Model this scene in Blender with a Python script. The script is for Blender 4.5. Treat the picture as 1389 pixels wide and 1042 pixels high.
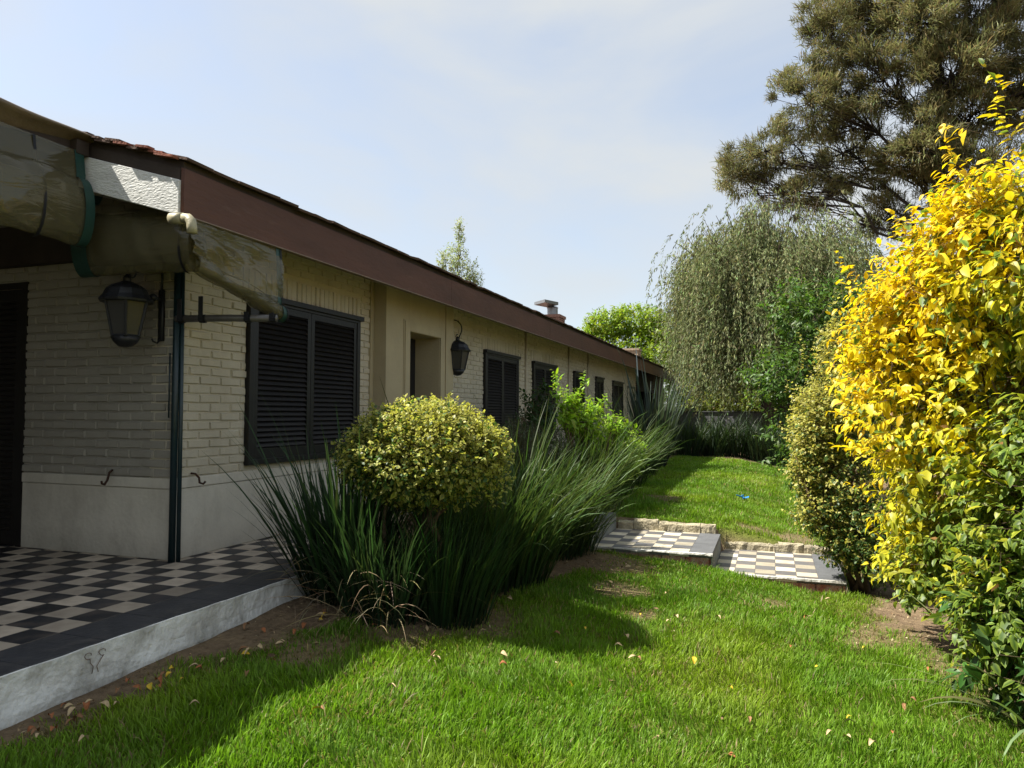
import bpy, math
import numpy as np
from mathutils import Vector, Matrix

for o in list(bpy.data.objects):
    bpy.data.objects.remove(o)
SC = bpy.context.scene
COL = SC.collection
rad = math.radians

# ------------------------------------------------------------------ camera
cam_d = bpy.data.cameras.new('camera')
cam = bpy.data.objects.new('camera', cam_d)
COL.objects.link(cam)
_r = Vector((0.942, 0.335, 0.004)); _f = Vector((-0.3352, 0.9413, 0.0400))
_f.normalize(); _r = (_r - _f * _r.dot(_f)).normalized(); _u = _r.cross(_f)
cam.matrix_world = Matrix(((_r.x, _u.x, -_f.x, 3.485), (_r.y, _u.y, -_f.y, -2.804),
                           (_r.z, _u.z, -_f.z, 1.147), (0, 0, 0, 1)))
cam_d.sensor_fit = 'HORIZONTAL'; cam_d.sensor_width = 36.0
cam_d.lens = 36.0 * 985 / 1389
cam_d.clip_start = 0.05; cam_d.clip_end = 2000
SC.camera = cam

# ------------------------------------------------------------------ light
SUN = Vector((-0.70, -0.20, 1.0)).normalized()
EL = math.asin(SUN.z)
world = bpy.data.worlds.new('World'); SC.world = world; world.use_nodes = True
wn, wl = world.node_tree.nodes, world.node_tree.links
wn.clear()
w_out = wn.new('ShaderNodeOutputWorld'); w_bg = wn.new('ShaderNodeBackground')
w_sky = wn.new('ShaderNodeTexSky'); w_sky.sky_type = 'NISHITA'; w_sky.sun_disc = False
w_sky.sun_elevation = EL; w_sky.sun_rotation = math.atan2(SUN.x, SUN.y)
w_sky.air_density = 1.0; w_sky.dust_density = 1.6; w_sky.ozone_density = 1.0
w_tc = wn.new('ShaderNodeTexCoord'); w_map = wn.new('ShaderNodeMapping')
w_map.inputs['Scale'].default_value = (1.0, 0.55, 2.6)
w_map.inputs['Rotation'].default_value = (0.0, 0.25, 0.6)
w_n1 = wn.new('ShaderNodeTexNoise'); w_n1.inputs['Scale'].default_value = 2.3
w_n1.inputs['Detail'].default_value = 6; w_n1.inputs['Roughness'].default_value = 0.5
w_n1.inputs['Distortion'].default_value = 0.5
w_rp = wn.new('ShaderNodeMapRange'); w_rp.inputs['From Min'].default_value = 0.36
w_rp.inputs['From Max'].default_value = 0.66; w_rp.inputs['To Min'].default_value = 0.44
w_rp.inputs['To Max'].default_value = 0.97
w_mx = wn.new('ShaderNodeMix'); w_mx.data_type = 'RGBA'
w_mx.inputs[7].default_value = (3.15, 3.28, 3.33, 1)      # thin high cloud veil
wl.new(w_tc.outputs['Generated'], w_map.inputs['Vector'])
wl.new(w_map.outputs['Vector'], w_n1.inputs['Vector'])
wl.new(w_n1.outputs['Fac'], w_rp.inputs['Value'])
wl.new(w_rp.outputs['Result'], w_mx.inputs[0])
wl.new(w_sky.outputs['Color'], w_mx.inputs[6])
wl.new(w_mx.outputs[2], w_bg.inputs['Color'])
w_bg.inputs['Strength'].default_value = 0.10
wl.new(w_bg.outputs['Background'], w_out.inputs['Surface'])

sun_d = bpy.data.lights.new('sun', 'SUN'); sun_d.energy = 5.0; sun_d.angle = rad(0.53)
sun_d.color = (1.0, 0.95, 0.86)
sun = bpy.data.objects.new('sun', sun_d); COL.objects.link(sun)
sun.rotation_euler = SUN.to_track_quat('Z', 'Y').to_euler()
sun.location = SUN * 60

SC.view_settings.view_transform = 'Standard'; SC.view_settings.look = 'None'
SC.view_settings.exposure = 1.25; SC.view_settings.gamma = 1.0
SC.view_settings.use_curve_mapping = False
SC.cycles.max_bounces = 7; SC.cycles.diffuse_bounces = 3; SC.cycles.glossy_bounces = 2
SC.cycles.transmission_bounces = 4; SC.cycles.transparent_max_bounces = 10

# ------------------------------------------------------------------ helpers
rng = np.random.default_rng(11)
LOC = {}


def tag(o, label=None, cat=None, group=None, kind=None):
    if label: o['label'] = label
    if cat: o['category'] = cat
    if group: o['group'] = group
    if kind: o['kind'] = kind
    return o


def thing(name, label, cat, loc=(0, 0, 0), group=None):
    o = bpy.data.objects.new(name, None); COL.objects.link(o)
    o.location = loc; o.empty_display_size = 0.1
    LOC[o] = np.array(loc, float)
    return tag(o, label, cat, group)


def link(name, me, mat, parent=None, smooth=False):
    o = bpy.data.objects.new(name, me); COL.objects.link(o)
    if mat is not None:
        for m in (mat if isinstance(mat, (list, tuple)) else [mat]):
            me.materials.append(m)
    if parent is not None:
        o.parent = parent; LOC[o] = LOC[parent]
    else:
        LOC[o] = np.zeros(3)
    if smooth:
        me.polygons.foreach_set('use_smooth', [True] * len(me.polygons))
    return o


def npmesh(name, V, F, mat, parent=None, col=None, smooth=False):
    """V (n,3) world points, F (m,k) faces with one side count."""
    V = np.asarray(V, np.float32)
    if parent is not None: V = V - LOC[parent].astype(np.float32)
    F = np.asarray(F, np.int32); m, k = F.shape
    me = bpy.data.meshes.new(name)
    me.vertices.add(len(V)); me.vertices.foreach_set('co', V.ravel())
    me.loops.add(m * k); me.loops.foreach_set('vertex_index', F.ravel())
    me.polygons.add(m)
    me.polygons.foreach_set('loop_start', np.arange(0, m * k, k, dtype=np.int32))
    me.polygons.foreach_set('loop_total', np.full(m, k, np.int32))
    me.update(calc_edges=True)
    if col is not None:
        a = me.attributes.new('col', 'FLOAT_COLOR', 'POINT')
        c = np.ones((len(V), 4), np.float32); c[:, :3] = np.clip(col, 0, 1)
        a.data.foreach_set('color', c.ravel())
    return link(name, me, mat, parent, smooth)


class MB:
    def __init__(self): self.v = []; self.f = []

    def add(self, V, F):
        n = len(self.v); self.v += [tuple(p) for p in V]
        self.f += [tuple(i + n for i in f) for f in F]

    def box(self, x0, y0, z0, x1, y1, z1):
        self.add([(x0, y0, z0), (x1, y0, z0), (x1, y1, z0), (x0, y1, z0),
                  (x0, y0, z1), (x1, y0, z1), (x1, y1, z1), (x0, y1, z1)],
                 [(0, 3, 2, 1), (4, 5, 6, 7), (0, 1, 5, 4), (1, 2, 6, 5), (2, 3, 7, 6), (3, 0, 4, 7)])
        return self

    def obox(self, c, ax, ay, az):
        c = np.array(c, float); ax, ay, az = map(lambda a: np.array(a, float), (ax, ay, az))
        s = [(-1, -1, -1), (1, -1, -1), (1, 1, -1), (-1, 1, -1), (-1, -1, 1), (1, -1, 1), (1, 1, 1), (-1, 1, 1)]
        self.add([c + a * ax + b * ay + d * az for a, b, d in s],
                 [(0, 3, 2, 1), (4, 5, 6, 7), (0, 1, 5, 4), (1, 2, 6, 5), (2, 3, 7, 6), (3, 0, 4, 7)])
        return self

    def prism(self, poly, axis, a0, a1):
        """poly: list of 2-D points; axis 0/1/2 extrusion axis."""
        def mk(p, a):
            q = list(p); q.insert(axis, a); return tuple(q)
        n = len(poly)
        self.add([mk(p, a0) for p in poly] + [mk(p, a1) for p in poly],
                 [tuple(range(n - 1, -1, -1)), tuple(range(n, 2 * n))] +
                 [(i, (i + 1) % n, n + (i + 1) % n, n + i) for i in range(n)])
        return self

    def tube(self, pts, r, n=8, cap=True):
        pts = np.array(pts, float); m = len(pts)
        rr = np.broadcast_to(np.asarray(r, float), (m,))
        T = np.gradient(pts, axis=0); T /= np.linalg.norm(T, axis=1)[:, None] + 1e-9
        ref = np.array([0, 0, 1.0]) if abs(T[0][2]) < 0.9 else np.array([1.0, 0, 0])
        V = []
        s = np.cross(T[0], ref); s /= np.linalg.norm(s)
        for i in range(m):
            s = s - T[i] * s.dot(T[i]); s /= np.linalg.norm(s) + 1e-9
            b = np.cross(T[i], s)
            for k in range(n):
                a = 2 * math.pi * k / n
                V.append(pts[i] + rr[i] * (math.cos(a) * s + math.sin(a) * b))
        F = [(i * n + k, i * n + (k + 1) % n, (i + 1) * n + (k + 1) % n, (i + 1) * n + k)
             for i in range(m - 1) for k in range(n)]
        if cap: F += [tuple(range(n - 1, -1, -1)), tuple(range((m - 1) * n, m * n))]
        self.add(V, F); return self

    def lathe(self, prof, c, n=12, phase=0.0):
        V = []; m = len(prof)
        for r, z in prof:
            for k in range(n):
                a = 2 * math.pi * k / n + phase
                V.append((c[0] + r * math.cos(a), c[1] + r * math.sin(a), c[2] + z))
        F = [(i * n + k, i * n + (k + 1) % n, (i + 1) * n + (k + 1) % n, (i + 1) * n + k)
             for i in range(m - 1) for k in range(n)]
        F += [tuple(range(n - 1, -1, -1)), tuple(range((m - 1) * n, m * n))]
        self.add(V, F); return self

    def grid(self, G):
        a, b = G.shape[:2]
        self.add(G.reshape(-1, 3), [(i * b + j, i * b + j + 1, (i + 1) * b + j + 1, (i + 1) * b + j)
                                    for i in range(a - 1) for j in range(b - 1)])
        return self

    def build(self, name, mat, parent=None, smooth=False, bevel=0):
        off = LOC[parent] if parent is not None else np.zeros(3)
        me = bpy.data.meshes.new(name)
        me.from_pydata([tuple(np.array(p) - off) for p in self.v], [], self.f); me.update()
        o = link(name, me, mat, parent, smooth)
        if bevel:
            b = o.modifiers.new('bevel', 'BEVEL'); b.width = bevel; b.segments = 2
            b.limit_method = 'ANGLE'; b.angle_limit = rad(40)
        return o


def vnoise(x, y, s, seed):
    g = np.random.default_rng(seed).random((64, 64))
    x = np.asarray(x) / s + 300.37; y = np.asarray(y) / s + 300.11
    i = np.floor(x).astype(int); j = np.floor(y).astype(int); u = x - i; v = y - j
    u = u * u * (3 - 2 * u); v = v * v * (3 - 2 * v)
    a = g[i % 64, j % 64]; b = g[(i + 1) % 64, j % 64]; c = g[i % 64, (j + 1) % 64]; d = g[(i + 1) % 64, (j + 1) % 64]
    return (a * (1 - u) + b * u) * (1 - v) + (c * (1 - u) + d * u) * v


def sstep(x, a, b):
    t = np.clip((np.asarray(x, float) - a) / (b - a), 0, 1); return t * t * (3 - 2 * t)


def norm(a): return a / (np.linalg.norm(a, axis=-1, keepdims=True) + 1e-9)


# ------------------------------------------------------------------ materials
def mat(name, color, rough=0.7, noise=0.0, nscale=6.0, bump=0.0, bscale=40.0, spec=0.3, color2=None, stretch=None, metal=0.0):
    m = bpy.data.materials.new(name); m.use_nodes = True
    n, l = m.node_tree.nodes, m.node_tree.links
    p = n['Principled BSDF']; p.inputs['Roughness'].default_value = rough
    p.inputs['Specular IOR Level'].default_value = spec; p.inputs['Metallic'].default_value = metal
    tc = n.new('ShaderNodeTexCoord'); src = tc.outputs['Object']
    if stretch:
        mp = n.new('ShaderNodeMapping'); mp.inputs['Scale'].default_value = stretch
        l.new(src, mp.inputs['Vector']); src = mp.outputs['Vector']
    c2 = color2 or tuple(c * (1 - noise) for c in color)
    t = n.new('ShaderNodeTexNoise'); t.inputs['Scale'].default_value = nscale
    t.inputs['Detail'].default_value = 7; t.inputs['Roughness'].default_value = 0.65
    l.new(src, t.inputs['Vector'])
    r = n.new('ShaderNodeMapRange'); r.inputs['From Min'].default_value = 0.35; r.inputs['From Max'].default_value = 0.68
    l.new(t.outputs['Fac'], r.inputs['Value'])
    mx = n.new('ShaderNodeMix'); mx.data_type = 'RGBA'
    mx.inputs[6].default_value = (*color, 1); mx.inputs[7].default_value = (*c2, 1)
    l.new(r.outputs['Result'], mx.inputs[0]); l.new(mx.outputs[2], p.inputs['Base Color'])
    if bump:
        t2 = n.new('ShaderNodeTexNoise'); t2.inputs['Scale'].default_value = bscale; t2.inputs['Detail'].default_value = 6
        l.new(src, t2.inputs['Vector'])
        b = n.new('ShaderNodeBump'); b.inputs['Strength'].default_value = bump; b.inputs['Distance'].default_value = 0.02
        l.new(t2.outputs['Fac'], b.inputs['Height']); l.new(b.outputs['Normal'], p.inputs['Normal'])
    return m


def stain(m, col, scale, stretch, lo, hi, amt, foot=None):
    """weathering: blotches (stretched noise), optional splash dirt near the foot of a wall."""
    n, l = m.node_tree.nodes, m.node_tree.links
    p = n['Principled BSDF']; src = p.inputs['Base Color'].links[0].from_socket
    g = n.new('ShaderNodeNewGeometry'); mp = n.new('ShaderNodeMapping'); mp.inputs['Scale'].default_value = stretch
    t = n.new('ShaderNodeTexNoise'); t.inputs['Scale'].default_value = scale; t.inputs['Detail'].default_value = 8; t.inputs['Roughness'].default_value = .7
    l.new(g.outputs['Position'], mp.inputs['Vector']); l.new(mp.outputs['Vector'], t.inputs['Vector'])
    r = n.new('ShaderNodeMapRange'); r.inputs['From Min'].default_value = lo; r.inputs['From Max'].default_value = hi; r.inputs['To Max'].default_value = amt
    l.new(t.outputs['Fac'], r.inputs['Value']); fac = r.outputs['Result']
    if foot:
        sx = n.new('ShaderNodeSeparateXYZ'); l.new(g.outputs['Position'], sx.inputs[0])
        h = n.new('ShaderNodeMapRange'); h.inputs['From Min'].default_value = foot[0]; h.inputs['From Max'].default_value = foot[1]
        h.inputs['To Min'].default_value = foot[2]; h.inputs['To Max'].default_value = 0
        l.new(sx.outputs[2], h.inputs['Value'])
        mu = n.new('ShaderNodeMath'); mu.operation = 'MULTIPLY'; l.new(h.outputs['Result'], mu.inputs[0]); l.new(t.outputs['Fac'], mu.inputs[1])
        ad = n.new('ShaderNodeMath'); ad.operation = 'ADD'; ad.use_clamp = True; l.new(mu.outputs[0], ad.inputs[0]); l.new(fac, ad.inputs[1]); fac = ad.outputs[0]
    mx = n.new('ShaderNodeMix'); mx.data_type = 'RGBA'; mx.inputs[7].default_value = (*col, 1)
    l.new(fac, mx.inputs[0]); l.new(src, mx.inputs[6]); l.new(mx.outputs[2], p.inputs['Base Color'])


def leaf_mat(name, rough=0.45, trans=0.35, spec=0.4, tint=(1.0, 1.0, 0.6)):
    m = bpy.data.materials.new(name); m.use_nodes = True
    n, l = m.node_tree.nodes, m.node_tree.links
    p = n['Principled BSDF']; p.inputs['Roughness'].default_value = rough
    p.inputs['Specular IOR Level'].default_value = spec
    a = n.new('ShaderNodeAttribute'); a.attribute_name = 'col'
    tr = n.new('ShaderNodeBsdfTranslucent')
    mm = n.new('ShaderNodeMix'); mm.data_type = 'RGBA'; mm.blend_type = 'MULTIPLY'; mm.inputs[0].default_value = 1
    mm.inputs[7].default_value = (*tint, 1)
    l.new(a.outputs['Color'], mm.inputs[6]); l.new(mm.outputs[2], tr.inputs['Color'])
    l.new(a.outputs['Color'], p.inputs['Base Color'])
    ms = n.new('ShaderNodeMixShader'); ms.inputs[0].default_value = trans
    l.new(p.outputs['BSDF'], ms.inputs[1]); l.new(tr.outputs['BSDF'], ms.inputs[2])
    l.new(ms.outputs['Shader'], n['Material Output'].inputs['Surface'])
    return m


M_leaf = leaf_mat('leaf', .45, .48)
M_blade = leaf_mat('strap_leaf', 0.5, 0.35, 0.25)
M_gloss = leaf_mat('glossy_leaf', 0.42, 0.3, 0.3)
M_grass = leaf_mat('grass_blade', 0.5, 0.45, 0.3, (0.9, 1.0, 0.45))
M_needle = leaf_mat('needle', 0.65, 0.35, 0.2, (1, 1, .8))
M_bark = mat('bark', (0.09, 0.065, 0.045), 0.9, 0.6, 9, 0.8, 30, stretch=(1, 1, .3))
M_twig = mat('twig', (0.13, 0.09, 0.055), 0.9, 0.5, 12, 0.4, 60)
M_brick = mat('painted_brick', (0.57, 0.51, 0.385), 0.75, 0.13, 2.4, 0.35, 75, 0.25)
M_plinth = mat('painted_plinth', (0.66, 0.61, 0.50), 0.8, 0.16, 1.8, 0.25, 30, 0.25)
M_plaster = mat('door_plaster', (0.45, 0.38, 0.24), 0.8, 0.12, 2, 0.2, 40, 0.25)
M_curb = mat('white_curb_paint', (0.84, 0.84, 0.80), 0.85, 0.45, 3.5, 0.9, 22, 0.2, color2=(0.50, 0.49, 0.45))
M_fascia = mat('fascia_paint', (0.105, 0.043, 0.025), 0.6, 0.35, 3, 0.25, 30, 0.35, stretch=(1, .25, 1))
M_board = mat('white_board', (0.76, 0.76, 0.72), 0.8, 0.25, 5, .55, 62, 0.2, stretch=(.6, 1, 1.6))
M_rooftile = mat('roof_tile', (0.30, 0.11, 0.07), 0.85, 0.5, 4, 0.5, 40, 0.2)
M_roofedge = mat('roof_tile_lichen', (0.12, 0.075, 0.055), 0.9, 0.5, 6, 0.6, 40, 0.2)
M_ceiling = mat('dark_ceiling', (0.055, 0.04, 0.03), 0.8, 0.3, 4, 0.2, 30)
M_shutter = mat('shutter_paint', (0.014, 0.012, 0.011), 0.45, 0.3, 7, 0.1, 60, 0.4)
M_iron = mat('black_iron', (0.018, 0.019, 0.022), 0.45, 0.3, 20, 0.15, 80, 0.45)
M_teal = mat('dark_green_pipe', (0.012, 0.03, 0.034), 0.35, 0.3, 12, 0.05, 60, 0.5)
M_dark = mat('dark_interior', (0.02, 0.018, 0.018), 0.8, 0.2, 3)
M_rust = mat('rusty_iron', (0.07, 0.035, 0.022), 0.9, 0.5, 30, 0.6, 90)
M_pvc = mat('aged_pvc', (0.40, 0.36, 0.23), 0.5, 0.3, 20, 0.15, 60, 0.4)
M_stone = mat('kerb_stone', (0.42, 0.37, 0.25), 0.9, 0.35, 9, 1.0, 35, 0.2, color2=(0.20, 0.175, 0.125))
M_greystone = mat('grey_riser', (0.24, 0.25, 0.235), 0.8, 0.25, 4, 0.3, 40, 0.2)
M_redbrick = mat('red_brick', (0.28, 0.10, 0.065), 0.9, 0.5, 14, 0.8, 50, 0.2, color2=(0.4, 0.32, 0.26))
M_chimbrick = mat('chimney_brick', (0.36, 0.21, 0.16), 0.9, 0.4, 5, 0.5, 30, 0.2)
M_chimplaster = mat('chimney_plaster', (0.52, 0.40, 0.28), 0.9, 0.3, 5, 0.4, 30, 0.2)
M_zinc = mat('zinc', (0.30, 0.31, 0.32), 0.4, 0.3, 8, 0.1, 30, 0.5, metal=0.6)
M_gwall = mat('grey_garden_wall', (0.20, 0.20, 0.215), 0.9, 0.35, 1.3, 0.3, 20, 0.2)  # grey darkened to carry the shade this wall stands in
M_green_edge = mat('green_edging', (0.018, 0.060, 0.048), 0.45, 0.3, 9, 0.2, 60, 0.4)
M_strap = mat('black_strap', (0.012, 0.012, 0.014), 0.6, 0.2, 20)
M_blue = mat('blue_plastic', (0.02, 0.22, 0.55), 0.35, 0.2, 10, 0.1, 20, 0.5)
stain(M_brick, (.30, .25, .17), 1.3, (1, 1, .35), .48, .75, .45)
stain(M_plinth, (.26, .22, .17), 2.2, (1, 1, .5), .5, .78, .5, foot=(0.0, .22, .75))
stain(M_plaster, (.26, .21, .14), 1.6, (1, 1, .3), .5, .75, .4)
stain(M_curb, (.20, .185, .15), 3.2, (1, 1, .7), .50, .72, .75, foot=(-.30, -.10, .9))
stain(M_fascia, (.17, .10, .075), 5.0, (1, .3, 1.5), .58, .75, .5)
stain(M_board, (.30, .30, .27), 6.0, (1, 1, 2.2), .56, .72, .8)
M_lampglass = mat('frosted_lamp_glass', (0.05, 0.048, 0.043), 0.3, 0.2, 5, 0.05, 30, 0.5)


def plastic_mat():
    m = bpy.data.materials.new('clear_plastic_sheet'); m.use_nodes = True
    n, l = m.node_tree.nodes, m.node_tree.links
    p = n['Principled BSDF']; p.inputs['Base Color'].default_value = (0.20, 0.18, 0.105, 1)
    p.inputs['Roughness'].default_value = 0.06; p.inputs['Specular IOR Level'].default_value = 0.9
    tc = n.new('ShaderNodeTexCoord'); mp = n.new('ShaderNodeMapping'); mp.inputs['Scale'].default_value = (1.0, 1.0, 4.5)
    mp.inputs['Rotation'].default_value = (0.5, 0.3, 0.4)
    t = n.new('ShaderNodeTexNoise'); t.inputs['Scale'].default_value = 1.6; t.inputs['Detail'].default_value = 3
    t.inputs['Distortion'].default_value = 1.5
    b = n.new('ShaderNodeBump'); b.inputs['Strength'].default_value = 0.5; b.inputs['Distance'].default_value = 0.05
    l.new(tc.outputs['Object'], mp.inputs['Vector']); l.new(mp.outputs['Vector'], t.inputs['Vector'])
    l.new(t.outputs['Fac'], b.inputs['Height']); l.new(b.outputs['Normal'], p.inputs['Normal'])
    tr = n.new('ShaderNodeBsdfTransparent'); tr.inputs['Color'].default_value = (0.72, 0.69, 0.56, 1)
    ms = n.new('ShaderNodeMixShader'); ms.inputs[0].default_value = 0.38
    l.new(tr.outputs['BSDF'], ms.inputs[1]); l.new(p.outputs['BSDF'], ms.inputs[2])
    l.new(ms.outputs['Shader'], n['Material Output'].inputs['Surface'])
    return m


M_plastic = plastic_mat()


def tile_mat(name, x0, y0, s, ca, cb, swap=0):
    """black / cream checkers in world metres, thin joints, worn tiles of uneven tone."""
    m = bpy.data.materials.new(name); m.use_nodes = True
    n, l = m.node_tree.nodes, m.node_tree.links
    p = n['Principled BSDF']; p.inputs['Specular IOR Level'].default_value = 0.35
    g = n.new('ShaderNodeNewGeometry'); mp = n.new('ShaderNodeMapping'); mp.vector_type = 'POINT'
    mp.inputs['Location'].default_value = (-x0 / s + 100, -y0 / s + 100 + swap, 0.5); mp.inputs['Scale'].default_value = (1 / s, 1 / s, 0)
    l.new(g.outputs['Position'], mp.inputs['Vector'])
    ck = n.new('ShaderNodeTexChecker'); ck.inputs['Scale'].default_value = 1.0
    ck.inputs['Color1'].default_value = (*ca, 1); ck.inputs['Color2'].default_value = (*cb, 1)
    l.new(mp.outputs['Vector'], ck.inputs['Vector'])
    fl = n.new('ShaderNodeVectorMath'); fl.operation = 'FLOOR'; l.new(mp.outputs['Vector'], fl.inputs[0])
    wn_ = n.new('ShaderNodeTexWhiteNoise'); wn_.noise_dimensions = '3D'; l.new(fl.outputs[0], wn_.inputs['Vector'])
    hsv = n.new('ShaderNodeHueSaturation'); mr = n.new('ShaderNodeMapRange')
    mr.inputs['To Min'].default_value = 0.55; mr.inputs['To Max'].default_value = 1.25
    l.new(wn_.outputs['Value'], mr.inputs['Value']); l.new(mr.outputs['Result'], hsv.inputs['Value'])
    l.new(ck.outputs['Color'], hsv.inputs['Color'])
    nz = n.new('ShaderNodeTexNoise'); nz.inputs['Scale'].default_value = 7; nz.inputs['Detail'].default_value = 8
    l.new(g.outputs['Position'], nz.inputs['Vector'])
    mr2 = n.new('ShaderNodeMapRange'); mr2.inputs['From Min'].default_value = 0.45; mr2.inputs['From Max'].default_value = 0.8
    mr2.inputs['To Max'].default_value = 0.6
    l.new(nz.outputs['Fac'], mr2.inputs['Value'])
    dirt = n.new('ShaderNodeMix'); dirt.data_type = 'RGBA'; dirt.inputs[7].default_value = (0.17, 0.13, 0.10, 1)
    l.new(mr2.outputs['Result'], dirt.inputs[0]); l.new(hsv.outputs['Color'], dirt.inputs[6])
    fr = n.new('ShaderNodeVectorMath'); fr.operation = 'FRACTION'; l.new(mp.outputs['Vector'], fr.inputs[0])
    sb = n.new('ShaderNodeVectorMath'); sb.operation = 'SUBTRACT'; sb.inputs[1].default_value = (.5, .5, .5)
    ab = n.new('ShaderNodeVectorMath'); ab.operation = 'ABSOLUTE'
    l.new(fr.outputs[0], sb.inputs[0]); l.new(sb.outputs[0], ab.inputs[0])
    sx = n.new('ShaderNodeSeparateXYZ'); l.new(ab.outputs[0], sx.inputs[0])
    mxm = n.new('ShaderNodeMath'); mxm.operation = 'MAXIMUM'; l.new(sx.outputs[0], mxm.inputs[0]); l.new(sx.outputs[1], mxm.inputs[1])
    gt = n.new('ShaderNodeMapRange'); gt.inputs['From Min'].default_value = 0.482; gt.inputs['From Max'].default_value = 0.492
    l.new(mxm.outputs[0], gt.inputs['Value'])
    jo = n.new('ShaderNodeMix'); jo.data_type = 'RGBA'; jo.inputs[7].default_value = (0.12, 0.105, 0.09, 1)
    l.new(gt.outputs['Result'], jo.inputs[0]); l.new(dirt.outputs[2], jo.inputs[6])
    l.new(jo.outputs[2], p.inputs['Base Color'])
    rr = n.new('ShaderNodeMapRange'); rr.inputs['To Min'].default_value = 0.38; rr.inputs['To Max'].default_value = 0.7
    l.new(nz.outputs['Fac'], rr.inputs['Value']); l.new(rr.outputs['Result'], p.inputs['Roughness'])
    b = n.new('ShaderNodeBump'); b.inputs['Strength'].default_value = 0.4; b.inputs['Distance'].default_value = 0.004; b.invert = True
    l.new(gt.outputs['Result'], b.inputs['Height']); l.new(b.outputs['Normal'], p.inputs['Normal'])
    return m


BLK = (0.030, 0.031, 0.035); CRM = (0.50, 0.42, 0.32)
M_patio = tile_mat('patio_tiles', 0.0, 0.0, 0.2, CRM, BLK, 0)
M_border = mat('dark_border_tile', (0.050, 0.051, 0.056), 0.55, 0.35, 5, 0.2, 30, 0.35)
stain(M_border, (.12, .11, .10), 6.0, (1, 1, 1), .5, .75, .6)
M_step1 = tile_mat('upper_step_tiles', 2.682, 6.045, 0.2, (0.52, 0.47, 0.35), (0.10, 0.10, 0.104), 0)
M_step2 = tile_mat('lower_step_tiles', 3.916, 6.31, 0.2, (0.53, 0.475, 0.355), (0.11, 0.107, 0.107), 0)
M_stepborder = mat('grey_border_tile', (0.12, 0.123, 0.127), 0.6, 0.25, 6, 0.2, 40, 0.3)


# ------------------------------------------------------------------ ground
def gz(x, y):
    x = np.asarray(x, float); y = np.asarray(y, float)
    a = np.interp(x, [-2, .3, 1, 1.7, 2.8, 3.9, 6, 12], [-.2, -.21, -.23, -.29, -.40, -.56, -.63, -.70])
    b = np.interp(x, [-2, 1.7, 2.6, 3.5, 4.5, 7, 14], [-.10, -.15, -.19, -.37, -.45, -.5, -.55])
    near = np.interp(y, [-4, -.5, 1.4], [-.05, -.012, .05]) * sstep(-x, -1.6, -.4)
    ko = np.where(x > 2.9, .27, 0.0)
    t = sstep(y - ko, 6.13, 6.25)
    z = (a + near) * (1 - t) + b * t
    z = z + (vnoise(x, y, 0.9, 3) - .5) * .03 + (vnoise(x, y, 0.23, 4) - .5) * .014
    inp = (sstep(x, .2, .4) * (1 - sstep(x, 4.25, 4.45)) * sstep(y, 4.80, 4.92) * (1 - sstep(y - ko, 6.10, 6.20)))
    return z - inp * .12


def bed_left(y):      # x of the border between planting bed (or curb) and grass
    return np.interp(y, [-3, .1, .5, 1.0, 1.6, 2.75, 3.3, 4.0, 4.7, 5.0, 6.3, 8, 14, 18, 30],
                     [.42, .52, .68, .88, 1.1, 1.32, 1.7, 1.95, 1.85, 1.65, 1.5, 1.25, .95, .7, .7])


def bed_right(y):
    return np.interp(y, [-4, .8, 1.6, 2.4, 3.4, 4.4, 5.0, 6.5, 9, 14, 20], [5.8, 5.2, 4.95, 4.72, 4.52, 4.38, 4.28, 4.5, 4.6, 5.0, 5.4])


def grass_prob(x, y):
    n1 = vnoise(x, y, .55, 21) - .5; n2 = vnoise(x, y, .17, 22) - .5
    w = n1 * .55 + n2 * .35
    pl = sstep(x - bed_left(y) + w * np.interp(y, [0, 1, 4, 7], [.5, .8, .8, .3]), -.12, .22)
    pr = sstep(bed_right(y) - x + w * .7, -.1, .35)
    p = pl * pr
    # worn spots
    for cx, cy, r in ((2.25, 3.35, .36), (1.95, 4.2, .60), (2.55, 2.7, .22), (1.55, 2.0, .42), (1.9, 8.6, .4), (1.2, 1.35, .38), (4.15, 3.3, .30), (3.5, 4.0, .22), (3.3, 7.0, .3), (3.8, 6.9, .35), (1.0, .85, .3)):
        d = np.hypot(x - cx, (y - cy) * .8) + w * .35
        p = p * (1 - .8 * (1 - sstep(d, r * .4, r)))
    p = p * (1 - sstep(y, 19.2, 19.8))
    ins = (x > .35) & (x < 4.22) & (y > 4.84) & (y < np.where(x > 2.9, 6.5, 6.25))
    ins2 = (x < .37) & (y < 2.9)
    return np.where(ins | ins2, 0, p)


xs = np.unique(np.concatenate([np.linspace(-400, -14, 12), np.linspace(-14, -1, 14), np.arange(-1, 7.01, .09), np.linspace(7.5, 30, 20), np.linspace(40, 400, 12)]))
ys = np.unique(np.concatenate([np.linspace(-300, -5, 12), np.arange(-5, 7.2, .09), np.arange(7.2, 22, .2), np.linspace(22, 60, 20), np.linspace(80, 600, 14)]))
GX, GY = np.meshgrid(xs, ys, indexing='ij'); GZ = gz(GX, GY)
nx, ny = GX.shape
idx = np.arange(nx * ny).reshape(nx, ny)
F = np.stack([idx[:-1, :-1], idx[1:, :-1], idx[1:, 1:], idx[:-1, 1:]], -1).reshape(-1, 4)
pg = grass_prob(GX, GY).ravel()[:, None]
soil = np.array([.115, .080, .052]); turf = np.array([.10, .125, .02])
soil2 = np.array([.20, .145, .085])
dry = (vnoise(GX, GY, .35, 61) * .6 + vnoise(GX, GY, .11, 62) * .4).ravel()[:, None]
gcol = (soil * (1 - dry) + soil2 * dry) * (1 - pg) + turf * pg
mg = mat('soil_and_turf', (1, 1, 1), 0.95, 0.3, 20, 0.9, 45, 0.1)
_n, _l = mg.node_tree.nodes, mg.node_tree.links
_a = _n.new('ShaderNodeAttribute'); _a.attribute_name = 'col'
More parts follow.
